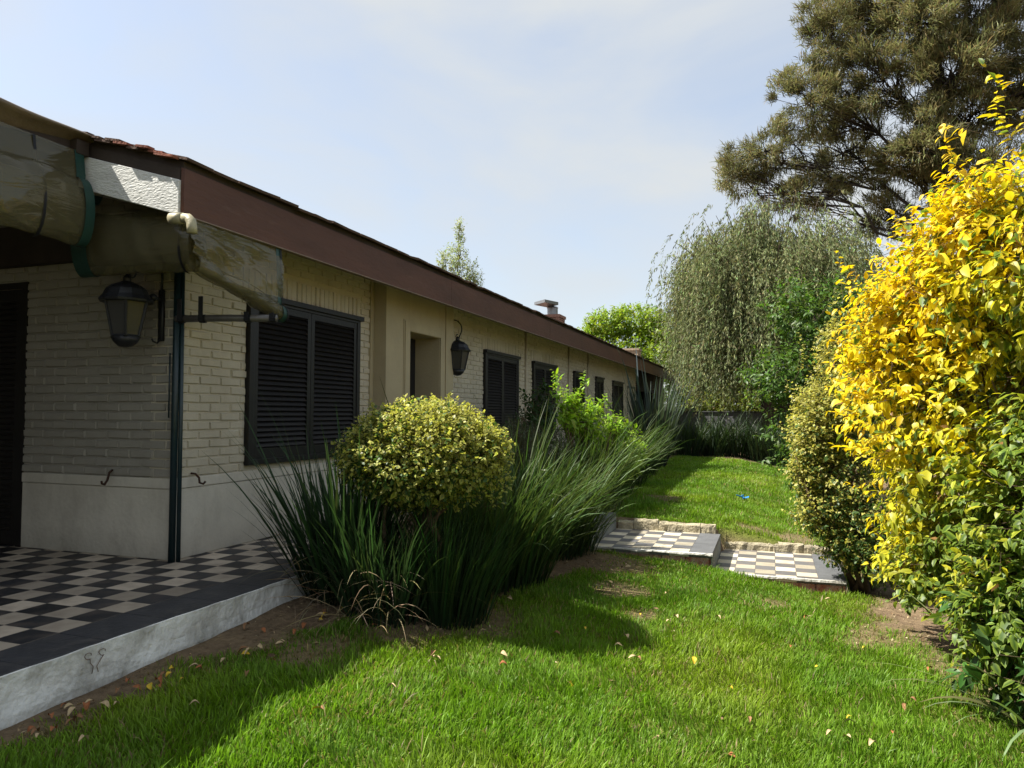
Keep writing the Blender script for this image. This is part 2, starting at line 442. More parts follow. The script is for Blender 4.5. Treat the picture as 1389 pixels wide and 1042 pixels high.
_m = [q for q in _n if q.bl_idname == 'ShaderNodeMix'][0]
_m.inputs[6].default_value = (1.2, 1.2, 1.2, 1); _m.inputs[7].default_value = (.6, .6, .6, 1)
_mm = _n.new('ShaderNodeMix'); _mm.data_type = 'RGBA'; _mm.blend_type = 'MULTIPLY'; _mm.inputs[0].default_value = 1
_l.new(_m.outputs[2], _mm.inputs[6]); _l.new(_a.outputs['Color'], _mm.inputs[7]); _l.new(_mm.outputs[2], _n['Principled BSDF'].inputs['Base Color'])
tag(npmesh('ground', np.stack([GX.ravel(), GY.ravel(), GZ.ravel()], 1), F, mg, col=gcol, smooth=True), kind='structure')

# patio slab with curb
PX = 0.33
mb = MB().box(-6, -6, -.45, 0.0, 2.75, 0.0); o = mb.build('patio', M_patio); tag(o, kind='structure')
mb = MB()
yy = -6.0
while yy < 2.74:
    y2 = min(yy + .4, 2.75)
    mb.box(.002, yy + .0015, -.03, PX - .012, y2 - .0015, -.001 + float(rng.normal(0, .0008))); yy = y2
o = mb.build('patio_border', M_border, bevel=.003); tag(o, kind='structure')
# curb face: rough painted, slightly wavy
ya = np.arange(-6, 2.76, .05); za = np.concatenate([np.linspace(-.5, -.02, 10), [-.006, -.003, -.008]])
G = np.zeros((len(ya), len(za), 3)); G[..., 0] = PX + .004; G[..., 1] = ya[:, None]; G[..., 2] = za[None]
G[..., 0] += (vnoise(G[..., 1], G[..., 2], .12, 5) - .5) * .014 + .012 * (G[..., 2] < -.15)
nz_ = (vnoise(ya, ya * 0, .1, 8) - .5) * .004
for q in (-1, -2, -3): G[..., 2][:, q] += nz_
G[..., 0][:, -2] -= .007; G[..., 0][:, -1] = PX - .0125
b = MB().grid(G); b.box(.003, -6, -.5, PX - .02, 2.752, -.032)
tag(b.build('curb', M_curb, smooth=False), kind='structure')


M_wire = mat('rusty_wire', (.22, .15, .11), .9, .5, 60)
wl_ = thing('wire_loops', 'two thin rusty wire loops hanging from the white curb face', 'wire', (PX + .004, -.05, -.09))
for yq, zq, sg in ((-.115, -.045, 1), (-.035, -.048, -1)):
    a_ = [(PX + .012 + .006 * math.sin(q * 1.3), yq + .016 * math.cos(q * .75), zq + .016 * math.sin(q * .75)) for q in range(8)]
    a_ += [(PX + .013, yq + sg * .012, zq - .035), (PX + .012, yq + sg * .030, zq - .06), (PX + .013, yq + sg * .022, zq - .09)]
    MB().tube(a_, .0019, 5).build('wire', M_wire, wl_, True)

# ------------------------------------------------------------------ stepped path
def kerb_row(y, x0, x1, z0, z1, n, depth):
    b = MB(); e = np.linspace(x0, x1, n + 1); e[1:-1] += rng.normal(0, .05, n - 1)
    for i in range(n):
        ztop = z1 + float(rng.normal(0, .008))
        a0, a1 = e[i] + .002, e[i + 1] - .002
        q = 5
        gx = np.linspace(a0, a1, 6)
        prof = [(0, z0), (-.004, z0 + (ztop - z0) * .45), (.0, ztop - .02), (.018, ztop), (depth - .02, ztop + .004), (depth, ztop - .02), (depth, z0)]
        V = []
        for x in gx:
            for (dy, z) in prof:
                V.append((x + float(rng.normal(0, .004)), y + dy + float(rng.normal(0, .005)), z + (float(rng.normal(0, .005)) if z > z0 else 0)))
        k = len(prof)
        F_ = [(i2 * k + j, (i2 + 1) * k + j, (i2 + 1) * k + j + 1, i2 * k + j + 1) for i2 in range(5) for j in range(k - 1)]
        F_ += [tuple(range(k)), tuple(range(6 * k - 1, 5 * k - 1, -1))]
        b.add(V, F_)
    return b


def step(x0, xt, x1, y0, y1, z, m, side):
    """tread: checker tiles x0..xt, dark border xt..x1; brick core; mortar nosing."""
    tag(MB().box(x0, y0 + .0, z - .045, xt, y1, z).build('path', m), kind='structure')
    b = MB(); ys_ = np.arange(y0, y1 + .001, .3)
    for i in range(len(ys_)):
        ye = min(ys_[i] + .3, y1)
        if ye - ys_[i] > .02: b.box(xt + .001, ys_[i] + .001, z - .045, x1, ye - .001, z + .001)
    tag(b.build('path_border', M_stepborder, bevel=.003), kind='structure')
    # mortar nosing, uneven
    gx = np.arange(x0, x1 + .02, .04); G = np.zeros((len(gx), 4, 3)); G[..., 0] = gx[:, None]
    w = vnoise(gx, gx * 0, .11, 9) * .03
    G[:, 0, 1] = y0 + .003; G[:, 1, 1] = y0 - .012 - w * .3; G[:, 2, 1] = y0 - .016 - w * .3; G[:, 3, 1] = y0
    G[:, 0, 2] = z + .002; G[:, 1, 2] = z - .002; G[:, 2, 2] = z - .010 - w * .5; G[:, 3, 2] = z - .018 - w * .5
    tag(MB().grid(G).build('path_nosing', M_curb), kind='structure')
    b = MB(); xx = x0
    while xx < x1 - .03:
        x2 = min(xx + .24, x1 - .006)
        b.box(xx + .006, y0 + .001 + abs(float(rng.normal(0, .006))), z - .22, x2 - .006, y0 + .12, z - .047); xx = x2 + .002
    b.box(x0, y0 + .03, z - .3, x1 - .012, y1, z - .05)
    tag(b.build('path_riser', M_redbrick, bevel=.006), kind='structure')
    tag(MB().box(x1 - .011, y0 + .004, z - .3, x1 + .0, y1, z - .046).build('path_side', M_greystone), kind='structure')


step(1.68, 2.682, 2.915, 4.86, 6.135, -.268, M_step1, 1)
step(2.92, 3.916, 4.17, 5.02, 6.40, -.479, M_step2, 1)
M_step0 = tile_mat('top_step_tiles', 1.68, 6.045, .2, (0.45, 0.40, 0.30), (0.09, 0.09, 0.094), 1)
step(.37, 1.44, 1.675, 4.80, 6.135, -.075, M_step0, 1)
tag(kerb_row(6.14, 1.70, 2.86, -.45, -.165, 5, .10).build('kerb', M_stone), kind='structure')
tag(kerb_row(6.40, 2.93, 4.5, -.7, -.395, 7, .10).build('kerb', M_stone), kind='structure')

# ------------------------------------------------------------------ house
XW, YC = -0.87, 1.64
house = thing('house', 'long low cream brick house with dark louvred shutters and brown fascia', 'house', (XW, YC, 0))


def roofz(x): return 2.79 + 0.30 * (-0.24 - x)


def bricks(b, axis, lo, hi, z0, z1, openings, fixed, headers=()):
    H, Lb, J = .0735, .238, .012
    r = 0; z = z0
    while z < z1 - .02:
        zt = min(z + H, z1)
        iv = [(lo, hi)]
        for (a0, a1, c0, c1) in list(openings) + list(headers):
            if zt > c0 + .02 and z < c1 - .02:
                nv = []
                for (s, e) in iv:
                    if a1 <= s or a0 >= e: nv.append((s, e)); continue
                    if a0 > s: nv.append((s, a0 - float(rng.uniform(-.004, .014))))
                    if a1 < e: nv.append((a1 + float(rng.uniform(-.004, .014)), e))
                iv = nv
        for (s, e) in iv:
            k = math.floor((s - lo) / Lb) - 1
            while True:
                a0 = lo + k * Lb + (Lb / 2 if r % 2 else 0); a1 = a0 + Lb - J; k += 1
                if a0 > e: break
                a0 = max(a0, s); a1 = min(a1, e)
                if a1 - a0 < .025: continue
                one_brick(b, axis, fixed, a0, a1, z + .0055, zt - .0055)
        z += H; r += 1
    for (a0, a1, c0, c1) in headers:
        a = a0
        while a < a1 - .03:
            one_brick(b, axis, fixed, a + .005, min(a + .075, a1) - .005, c0 + .004, c1 - .004); a += .077


def one_brick(b, axis, fixed, a0, a1, z0, z1):
    p = .0135 + float(rng.normal(0, .0025)); t = float(rng.normal(0, .0022)); i = .0065
    j = rng.normal(0, .0022, (8, 2))
    base = [(a0, z0, -.002), (a1, z0, -.002), (a1, z1, -.002), (a0, z1, -.002),
            (a0 + i, z0 + i, p + t), (a1 - i, z0 + i, p - t), (a1 - i, z1 - i, p - t), (a0 + i, z1 - i, p + t)]
    V = []
    for q, (a, z, d) in enumerate(base):
        a += j[q, 0]; z += j[q, 1]
        V.append((fixed + d, a, z) if axis == 1 else (a, fixed - d, z))
    Fq = [(4, 5, 6, 7), (0, 1, 5, 4), (1, 2, 6, 5), (2, 3, 7, 6), (3, 0, 4, 7)]
    if axis == 0: Fq = [f for f in Fq]
    b.add(V, Fq)


wins = [(2.42, 4.24, .68, 2.19), (8.02, 9.67, .78, 2.15), (10.55, 12.1, .78, 2.14), (13.64, 14.63, 1.05, 2.12),
        (15.9, 16.8, 1.05, 2.10), (18.1, 19.6, 1.05, 2.09)]
BAY0, BAY1 = 4.57, 6.42
door2 = (20.5, 21.9, 0.0, 2.05)
heads = [(a - .06, c + .06, t + .01, t + .235) for a, c, _, t in wins[:3]]
# one mesh: mortar core + raised painted bricks
b = MB()
core = XW - .002
b.box(core - .25, YC + .002, .02, core, BAY0, 2.93)
b.box(core - .25, BAY1, .02, core, 22.05, 2.93)
bricks(b, 1, YC + .004, BAY0, .63, 2.90, [wins[0]], core, heads[:1])
bricks(b, 1, BAY1 + .005, 22.05, .63, 2.90, wins[1:] + [door2], core, heads[1:])
wall_main = b.build('wall', M_brick, house)
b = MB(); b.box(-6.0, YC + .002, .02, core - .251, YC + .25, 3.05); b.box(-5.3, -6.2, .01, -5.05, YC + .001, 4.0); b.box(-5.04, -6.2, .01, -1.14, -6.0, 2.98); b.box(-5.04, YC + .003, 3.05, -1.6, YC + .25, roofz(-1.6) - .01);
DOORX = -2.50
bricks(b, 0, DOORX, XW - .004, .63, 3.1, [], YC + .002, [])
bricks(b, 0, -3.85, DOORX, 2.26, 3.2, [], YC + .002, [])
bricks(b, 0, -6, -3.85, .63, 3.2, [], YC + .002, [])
wall_left = b.build('wall', mat('porch_wall_shaded', (.34, .315, .26), .8, .15, 2.4, .35, 75, .2), house)  # wall colour darkened and greyed to carry the porch shade
# plinth
def plinth_seg(b, y0, y1):
    b.box(core - .02, y0, 0.0, XW + .006, y1, .545)
    b.box(core - .02, y0, .548, XW + .014, y1, .628)
b = MB()
plinth_seg(b, YC - .010, BAY0); plinth_seg(b, BAY1 + .003, door2[0]); plinth_seg(b, door2[1], 22.05)
b.box(DOORX, YC - .008, 0, XW + .003, YC + .03, .545); b.box(DOORX, YC - .016, .548, XW + .012, YC + .03, .628)
b.box(-6, YC - .008, 0, -3.85, YC + .03, .545); b.box(-6, YC - .016, .548, -3.85, YC + .03, .628)
b.box(core - .03, YC + 1.2, -.5, XW, 22.05, -.001)
b.build('plinth', M_plinth, house, bevel=.006)

# projecting plaster door bay
BX = -0.683
D0, D1, DT = 5.13, 6.00, 2.14
b = MB()
b.box(core - .3, BAY0, -.3, BX, D0, 2.90)
b.box(core - .3, D1, -.3, BX, BAY1, 2.90)
b.box(core - .3, D0, DT, BX, D1, 2.90)
b.box(BX, 6.18, -.3, BX + .016, BAY1 + .004, 2.93)
b.box(core, BAY0 - .07, .63, core + .03, BAY0 - .002, 2.93)
b.build('door_bay', M_plaster, house, bevel=.004)
b = MB()
b.box(BX, D0 - .125, 0, BX + .022, D0 - .004, DT + .12); b.box(BX, D1 + .004, 0, BX + .022, D1 + .125, DT + .12)
b.box(BX, D0 - .004, DT + .004, BX + .0215, D1 + .004, DT + .12)
b.box(BX, D0 - .145, 0, BX + .010, D0 - .126, DT + .14); b.box(BX, D1 + .126, 0, BX + .010, D1 + .145, DT + .14)
b.box(BX, D0 - .126, DT + .121, BX + .0095, D1 + .126, DT + .14)
b.build('door_surround', M_plaster, house, bevel=.003)
b = MB(); b.box(core - .3, D0 + .001, 0, BX - .36, D1 - .001, DT - .001)
fd = b.build('front_door', M_dark, house)
MB().tube([(BX - .36, D1 - .1, 1.0), (BX - .455, D1 - .1, 1.0), (BX - .455, D1 - .2, 1.0)], .011, 8).build('handle', M_zinc, fd, True)


def shutter_panel(b, y0, y1, z0, z1, xf, slat=.047, stile=.055):
    """louvred leaf, front face at xf, looking towards +X."""
    b.box(xf - .034, y0, z0, xf, y0 + stile, z1); b.box(xf - .034, y1 - stile, z0, xf, y1, z1)
    b.box(xf - .033, y0 + stile, z0, xf - .001, y1 - stile, z0 + .09); b.box(xf - .033, y0 + stile, z1 - .06, xf - .001, y1 - stile, z1)
    z = z0 + .10
    while z < z1 - .075:
        b.obox((xf - .017, (y0 + y1) / 2, z + .018), (.014, 0, -.0195), (0, (y1 - y0) / 2 - stile - .001, 0), (.0042, 0, .0030)); z += slat
    b.box(xf - .043, y0 + .002, z0 + .002, xf - .036, y1 - .002, z1 - .002)


def window(y0, y1, z0, z1, npan=2, rail=True):
    b = MB(); xf = XW + .042
    fw = .062
    b.box(core, y0, z0, xf + .01, y0 + fw, z1); b.box(core, y1 - fw, z0, xf + .01, y1, z1)
    b.box(core, y0 + fw, z1 - .055, xf + .0095, y1 - fw, z1); b.box(core, y0 + fw, z0, xf + .0095, y1 - fw, z0 + .05)
    if rail: b.box(core, y0 - .005, z1 - .028, xf + .035, y1 + .035, z1 + .022)
    fr = b.build('window', M_shutter, house, bevel=.003)
    e = np.linspace(y0 + fw, y1 - fw, npan + 1)
    for i in range(npan):
        s = MB(); shutter_panel(s, e[i] + .003, e[i + 1] - .003, z0 + .052, z1 - .057, xf + .0)
        s.build('shutter', M_shutter, fr)
    return fr


for i, (a, c, z0, z1) in enumerate(wins):
    window(a, c, z0, z1, 2)
MB().box(-5.0, YC - .10, 2.38, -1.25, YC - .017, 2.72).build('porch_beam', M_ceiling, house, bevel=.006)
# louvred double door in the porch wall, looking to -Y
b = MB(); yf = YC - .012
b.box(-3.85, yf, 0, -3.79, YC + .03, 2.255); b.box(DOORX - .06, yf, 0, DOORX, YC + .03, 2.255); b.box(-3.79, yf + .001, 2.2, DOORX - .06, YC + .03, 2.254)
pd = b.build('porch_door', M_shutter, house)
for (x0, x1) in ((-3.79, -3.18), (-3.17, DOORX - .06)):
    b = MB()
    b.box(x0, yf + .006, .01, x0 + .07, yf + .036, 2.195); b.box(x1 - .07, yf + .006, .01, x1, yf + .036, 2.195)
    b.box(x0 + .07, yf + .007, .01, x1 - .07, yf + .035, .13); b.box(x0 + .07, yf + .007, 2.1, x1 - .07, yf + .035, 2.195)
    z = .14
    while z < 2.08:
        b.obox(((x0 + x1) / 2, yf + .02, z + .018), ((x1 - x0) / 2 - .07, 0, 0), (0, .014, .0195), (0, .0042, -.003)); z += .047
    b.box(x0 + .01, yf + .034, .02, x1 - .01, YC + .001, 2.19)
    b.build('shutter', M_shutter, pd)
# far door
b = MB(); b.box(core - .02, door2[0], 0, XW - .004, door2[1], door2[3])
fd2 = b.build('side_door', M_dark, house)
b = MB(); b.box(XW - .004, door2[0], 0, XW + .012, door2[0] + .07, 2.05); b.box(XW - .004, door2[1] - .07, 0, XW + .012, door2[1], 2.05); b.box(XW - .004, door2[0] + .07, 1.98, XW + .012, door2[1] - .07, 2.05)
b.build('door_frame', M_shutter, fd2)
# dark carport at the far end
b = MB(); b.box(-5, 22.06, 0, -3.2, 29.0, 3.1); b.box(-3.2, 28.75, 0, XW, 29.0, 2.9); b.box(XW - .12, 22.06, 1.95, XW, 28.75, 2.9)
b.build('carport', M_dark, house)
b = MB(); b.box(-9.5, 4, 0, -9.2, 29, 3.0); b.box(-9.2, 28.7, 0, -5, 29, 3.2); b.box(-9.2, YC + .25, 0, -9, 28.7, 3.0)
b.build('wall', M_brick, house)
# down pipes on the long wall
for y, r in ((10.13, .022), (13.2, .02), (9.86 + 5.2, .018)):
    MB().tube([(XW + .03, y, -.2), (XW + .03, y, 2.9)], r, 8).build('downpipe', M_brick, house, True)

# roof: slab + ridge + tile ends
YE = 29.1
b = MB()
ex = -.205
def slab(y0, y1, xe):
    b.prism([(xe, roofz(xe) + .0), (-5.2, roofz(-5.2)), (-10.2, roofz(-.2)), (-10.2, roofz(-.2) + .05), (-5.2, roofz(-5.2) + .05), (xe, roofz(xe) + .05)], 1, y0, y1)
slab(1.02, YE, -.24)
slab(-6, 1.018, -1.12)
roof = b.build('roof', M_ceiling, house)
# rows of flat roof tiles lying on the slab (one mesh)
b = MB()
def tile(b, xc, y0, y1, top, jit=1.0):
    c = (xc, (y0 + y1) / 2, roofz(xc) + .062 + float(rng.normal(0, .005)) * jit + top)
    rx = float(rng.normal(0, .02)) * jit
    b.obox(c, (.19, 0, -.19 * .27), (0, (y1 - y0) / 2, rx * (y1 - y0) / 2), (.0028, 0, .0095))
for r in range(15):
    xc = -.36 - r * .335
    y = .985 if xc > -1.25 else -6.0
    while y < YE:
        y2 = min(y + .24 + float(rng.normal(0, .006)), YE + .02)
        tile(b, xc + float(rng.normal(0, .008)), y + .002, y2 - .002, 0.0); y = y2
covering = b.build('roof_covering', [M_roofedge], roof)
# broken red tile ends along the gable rake
for i in range(9):
    xc = -.34 - i * .095; tb = MB()
    L = float(rng.uniform(.05, .085))
    tb.obox((xc, .972 + float(rng.normal(0, .012)), roofz(xc) + .052 + (i % 3) * .012), (L, 0, -L * .28 + .004), (0, .03, 0), (.002, 0, .008))
    tb.build('rake_tile', M_rooftile if i in (0, 1, 2, 4) else M_roofedge, roof)
fb = MB(); ycuts = [1.0, 5.35, 9.6, 13.9, 18.3, 22.7, YE]
for a_, c_ in zip(ycuts[:-1], ycuts[1:]):
    dx_, dz_ = (float(rng.normal(0, .0016)), float(rng.normal(0, .003))) if a_ > 1 else (0, 0)
    fb.prism([(-.243 + dx_, 2.47), (-.215 + dx_, 2.47 + dz_ * .3), (-.215 + dx_, 2.785 + dz_), (-.243 + dx_, 2.795 + dz_)], 1, a_ + .0015, c_ - .0015)
    for yn in np.arange(a_ + .12, c_ - .05, .95):
        for zn in (2.54, 2.72): fb.lathe([(.006, 0), (.005, .0015)], (0, 0, 0), 6) if 0 else fb.box(-.216 + dx_, yn, zn, -.2135 + dx_, yn + .008, zn + .008)
fascia = tag(fb.build('fascia_board', M_fascia, house), 'long brown painted fascia board')
MB().box(-.262, 1.02, 2.462, -.206, YE, 2.4695).build('fascia_trim', mat('trim', (.26, .19, .14), .6, .3, 8), house)
# white paint drips on the fascia
M_streak = mat('faded_paint', (.13, .085, .068), .8, .4, 40)
for y, w, h in ((6.0, .03, .2), (6.35, .05, .17), (6.5, .025, .12), (7.0, .035, .22), (7.25, .03, .16), (7.7, .04, .2), (9.9, .05, .14), (10.5, .03, .18), (10.9, .05, .2), (11.6, .05, .15), (12.5, .06, .16), (14.5, .07, .2), (15.2, .06, .18), (16.3, .08, .17)):
    n_ = 7; zz = 2.49 + np.linspace(0, h, n_)
    off = np.cumsum(rng.normal(.015, .012, n_))
    ww = w * .35 * (0.4 + .6 * rng.random(n_))
    V = []
    for k in range(n_): V += [(-.2135, y + off[k] - ww[k] / 2, zz[k]), (-.2135, y + off[k] + ww[k] / 2, zz[k])]
    b = MB(); b.add(V, [(2 * k, 2 * k + 1, 2 * k + 3, 2 * k + 2) for k in range(n_ - 1)])
    b.build('paint_streak', M_streak, fascia)
# white barge board on the gable end
b = MB()
G = []
xs_ = np.linspace(-1.16, -.246, 40)
pts = [(x, roofz(x) - .085) for x in xs_] + [(x, roofz(x) - .325) for x in xs_[::-1]]
b.prism(pts, 1, .985, 1.03)
tag(b.build('barge_board', M_board, house, bevel=.004), 'weathered white board under the roof end')
b = MB().prism([(-1.2, roofz(-1.2) - .084), (-.25, roofz(-.25) - .084), (-.25, roofz(-.25) - .002), (-1.2, roofz(-1.2) - .002)], 1, 1.0, 1.03)
b.build('rake_batten', M_ceiling, house)
# porch eave: fascia and tile edge, beam ends
b = MB(); b.box(-1.16, -6, 2.98, -1.12, .98, 3.045); b.obox((-1.10, .93, 3.0), (.045, 0, 0), (0, .05, 0), (0, 0, .05))
b.build('porch_fascia', M_ceiling, house, bevel=.004)
# membrane folded over the porch roof edge
n1, n2 = 90, 9
yv = np.linspace(-6, 1.06, n1); uv = np.linspace(0, 1, n2)
G = np.zeros((n1, n2, 3))
prof = np.array([(-1.7, roofz(-1.7) + .10), (-1.4, roofz(-1.4) + .098), (-1.15, roofz(-1.15) + .09), (-1.04, roofz(-1.04) + .082), (-1.0, roofz(-1.0) + .07), (-1.005, 3.07), (-1.04, 3.05), (-1.09, 3.0), (-1.13, 2.955)])
G[..., 0] = prof[None, :, 0]; G[..., 2] = prof[None, :, 1]; G[..., 1] = yv[:, None]
tp_ = (sstep(yv, .2, 1.06) * .75)[:, None]
G[..., 2] += tp_ * np.maximum(0, np.array([0, 0, 0, 0, 0, .02, .045, .09, .13]))[None]
wv = (vnoise(yv, yv * 0, .35, 31) - .5)[:, None] * np.array([0, .3, .6, 1, 1, 1, .8, .5, .2])[None]
G[..., 0] += wv * .06; G[..., 2] += wv * .035
MB().grid(G).build('roof_membrane', mat('tan_membrane', (.20, .145, .085), .4, .4, 4, .3, 20, .4), roof, True)
# drain elbow
MB().tube([(-.275, .955, 2.435), (-.175, .955, 2.43)], .038, 12).tube([(-.185, .955, 2.43), (-.13, .955, 2.425), (-.10, .95, 2.40), (-.088, .945, 2.36), (-.086, .945, 2.32)], .033, 12).build('drain_elbow', M_pvc, house, True)
# corner pole (two slim dark pipes)
MB().tube([(XW + .035, YC - .045, 0), (XW + .035, YC - .045, 2.45)], .026, 10).tube([(XW + .075, YC - .02, .0), (XW + .07, YC - .02, 1.0), (XW + .06, YC - .02, 2.3)], .016, 8).tube([(XW - .02, YC - .05, 1.1), (XW - .02, YC - .05, 1.6)], .006, 6).build('corner_pole', M_teal, house, True)
# rusty hooks
for (x, y, dx, dy) in ((-1.48, YC - .02, 0, -1), (XW + .02, 1.79, 1, 0)):
    q = [(0, .03), (.03, .025), (.055, -.005), (.06, -.045), (.085, -.055), (.10, -.035)] if dx else [(0, .05), (.03, .03), (.05, -.03), (.075, -.06), (.10, -.05), (.105, -.03)]
    MB().tube([(x + dx * a + (.05 * a if not dx else 0), y + dy * a + (a * .5 if dx else 0), .63 + c) for a, c in q], .009, 6).build('wall_hook', M_rust, house, True)
# chimneys on the roof
def brickstack(x0, y0, z0, x1, y1, z1, m, name):
    b = MB(); b.box(x0, y0, z0, x1, y1, z1 - .09); b.box(x0 - .04, y0 - .04, z1 - .088, x1 + .04, y1 + .04, z1)
    z = z0; r = 0
    while z < z1 - .16:
        for (ax, fx, lo, hi) in ((1, x1, y0, y1), (0, y0, x0, x1)):
            a = lo - (.12 if r % 2 else 0)
            while a < hi - .03:
                s, e = max(a, lo) + .005, min(a + .23, hi) - .005
                if e - s > .03: one_brick(b, ax, fx, s, e, z + .005, z + .068)
                a += .24
        z += .0735; r += 1
    return b.build(name, m, roof)
ch = brickstack(-3.33, 19.0, 3.5, -2.74, 19.7, 4.25, M_chimbrick, 'chimney')
b = MB(); b.lathe([(.17, 0), (.17, .24), (.19, .25), (.15, .29)], (-3.04, 19.35, 4.25), 14)
b.obox((-3.14, 19.0, 4.60), (.22, -.16, .01), (.12, .34, 0), (0, 0, .045)); b.box(-3.06, 19.25, 4.5, -3.02, 19.45, 4.58)
b.build('chimney_cowl', M_zinc, house)
brickstack(-2.33, 27.0, 3.1, -1.63, 27.7, 3.84, M_chimplaster, 'chimney')


# ------------------------------------------------------------------ lanterns
def lantern(label, c, wall, dirv):
    """c = centre of the lamp body, wall = point on the wall where the plate sits."""
    t = thing('wall_lantern', label, 'lantern', tuple(wall))
    cx, cy, cz = c; R_ = .165
    b = MB()
    n = 6; ph = .3
    def ring(r, z): return [(cx + r * math.cos(2 * math.pi * k / n + ph), cy + r * math.sin(2 * math.pi * k / n + ph), cz + z) for k in range(n)]
    top, bot = ring(R_ * .96, .09), ring(R_ * .62, -.17)
    for k in range(n):
        b.tube([top[k], bot[k]], .010, 6)
    for rg in (top, bot):
        for k in range(n): b.tube([rg[k], rg[(k + 1) % n]], .010, 6)
    b.build('cage', M_iron, t)
    g = MB(); a, d = ring(R_ * .93, .088), ring(R_ * .60, -.168)
    g.add(a + d, [(k, (k + 1) % n, n + (k + 1) % n, n + k) for k in range(n)])
    g.build('glass', M_lampglass, t)
    MB().lathe([(R_ * 1.12, .085), (R_ * 1.15, .10), (R_ * .98, .135), (R_ * .86, .18), (R_ * .6, .215), (R_ * .3, .235), (.028, .245), (.03, .27), (.018, .285), (.004, .30)], c, 12).build('cap', M_iron, t, False)
    MB().lathe([(.012, -.255), (.05, -.245), (R_ * .5, -.215), (R_ * .64, -.175)], c, 12).build('bowl', M_iron, t, True)
    MB().tube([(cx, cy, cz - .10), (cx, cy, cz + .0)], .022, 8).build('bulb', mat('bulb_glass', (.55, .52, .45), .2, .1), t, True)
    b = MB(); w = np.array(wall, float); d = np.array([*dirv, 0.0]); L = np.linalg.norm(np.array(c)[:2] - w[:2])
    s = np.array([-d[1], d[0], 0])
    b.obox(w + d * .012 + np.array([0, 0, .02]), d * .012, s * .022, (0, 0, .20))
    P = lambda f, z: w + d * f + np.array([0, 0, z])
    b.tube([P(.02, .0 + .14), P(.08, .15)], .014, 8); b.lathe([(.01, -.03), (.032, -.012), (.032, .012), (.01, .03)], tuple(P(.10, .15)), 10)
    arc = [P(.02, .16)]
    for a in np.linspace(200, -35, 20):
        arc.append(P(L * .62 + L * .62 * math.cos(rad(a)), .40 + .135 * math.sin(rad(a))))
    arc += [P(L * 1.02, .27)]
    b.tube(arc, .009, 7)
    sc_ = [P(L * .98 + .04 * (1 - q * .1) * math.cos(rad(90 + q * 45)), .30 + .03 * math.sin(rad(90 + q * 45))) for q in range(6)]
    b.tube(sc_, .007, 6)
    b.tube([P(.02, -.17), P(.05, -.2), P(.09, -.19), P(.1, -.17)], .007, 6)
    b.build('bracket', M_iron, t, True)


lantern('black iron wall lantern in the porch shade beside the louvred porch door', (-1.06, 1.33, 1.88), (-1.06 + .05, YC - .012, 1.88), (0, -1))
lantern('black iron wall lantern with scroll arm right of the plaster doorway', (-.64, 6.50, 1.92), (XW + .01, 6.52, 1.92), (1, 0))


# ------------------------------------------------------------------ rolled curtains
def curtain(name, label, A, B, ztopA, ztopB, rollA, rollB, out, seed, strap_at=(.5,), wr=1.0, roll_r=(.11, .11), green_start=True, green_end=True, asp=2.5, gw=.07):
    """clear sheet hung from the line A-B (top heights) down to a fat loose roll, facing 'out'."""
    A = np.array(A, float); B = np.array(B, float); out = np.array([*out, 0.0])
    t = thing(name, label, 'curtain', (A[0], A[1], min(rollA, rollB)))
    nu, nv = 70, 84
    kk = nv // 14 if asp > 2 else nv // 3; front = kk + int((nv - kk) * .5 / 2.4) + 1
    u = np.linspace(0, 1, nu)
    def surf(u, grow=0.0, n=nv):
        u = np.atleast_1d(u); G = np.zeros((len(u), n, 3))
        for i, uu in enumerate(u):
            zt = ztopA + (ztopB - ztopA) * uu; zb = rollA + (rollB - rollA) * uu
            rr = roll_r[0] + (roll_r[1] - roll_r[0]) * uu
            rz = min(rr * asp, (zt - zb) * .47); c = np.array([0.03, zb + rz])
            k1 = kk
            v = np.linspace(0, 1, k1, endpoint=False)
            o1 = c[0] * v; z1 = zt + (c[1] + rz - zt) * v
            ang = np.linspace(0, 2 * math.pi * 2.4, n - k1)
            rad_ = rr * (1 - .62 * ang / ang[-1])
            ang = ang - math.pi / 2; rz_ = rad_ * rz / rr; o2 = c[0] + rad_ * np.cos(-ang); z2 = c[1] + rz_ * np.sin(-ang)
            o = np.concatenate([o1, o2]); z = np.concatenate([z1, z2])
            o = o + grow * np.concatenate([np.ones(k1), np.cos(-ang)]); z = z + grow * np.concatenate([np.zeros(k1), np.sin(-ang)])
            P = A + (B - A) * uu
            G[i, :, 0] = P[0] + out[0] * o; G[i, :, 1] = P[1] + out[1] * o; G[i, :, 2] = z
        return G
    G = surf(u)
    uu = u[:, None] * np.linalg.norm(B - A) + np.zeros((1, nv)); vv = np.linspace(0, 1, nv)[None] * 2.2 + np.zeros((nu, 1))
    w = (vnoise(uu * 1.0 + vv * .8, (vv - uu * .5) * .6, .34, seed) - .5) + .55 * (vnoise(uu * 1.2 - vv * 1.0, (vv + uu * .8) * .5, .13, seed + 1) - .5)
    w *= .060 * wr * np.minimum(1, np.linspace(0, 9, nv))[None] * np.linspace(1, .3, nv)[None]
    G[..., 0] += out[0] * w; G[..., 1] += out[1] * w; G[..., 2] += w * .5
    MB().grid(G).build('clear_sheet', M_plastic, t, True)
    ln = np.linalg.norm(B - A)
    for flag, s0, s1 in ((green_start, -.004, gw / ln), (green_end, 1 - .06 / ln, 1 + .004)):
        if flag:
            g = MB().grid(surf(np.linspace(s0, s1, 4), .006))
            g.build('green_border', M_green_edge, t, True)
    for s in strap_at:
        S = surf(np.array([s - .010 / ln, s + .010 / ln]), .012)
        MB().grid(S[:, :front]).build('strap', M_strap, t, True)
    return t


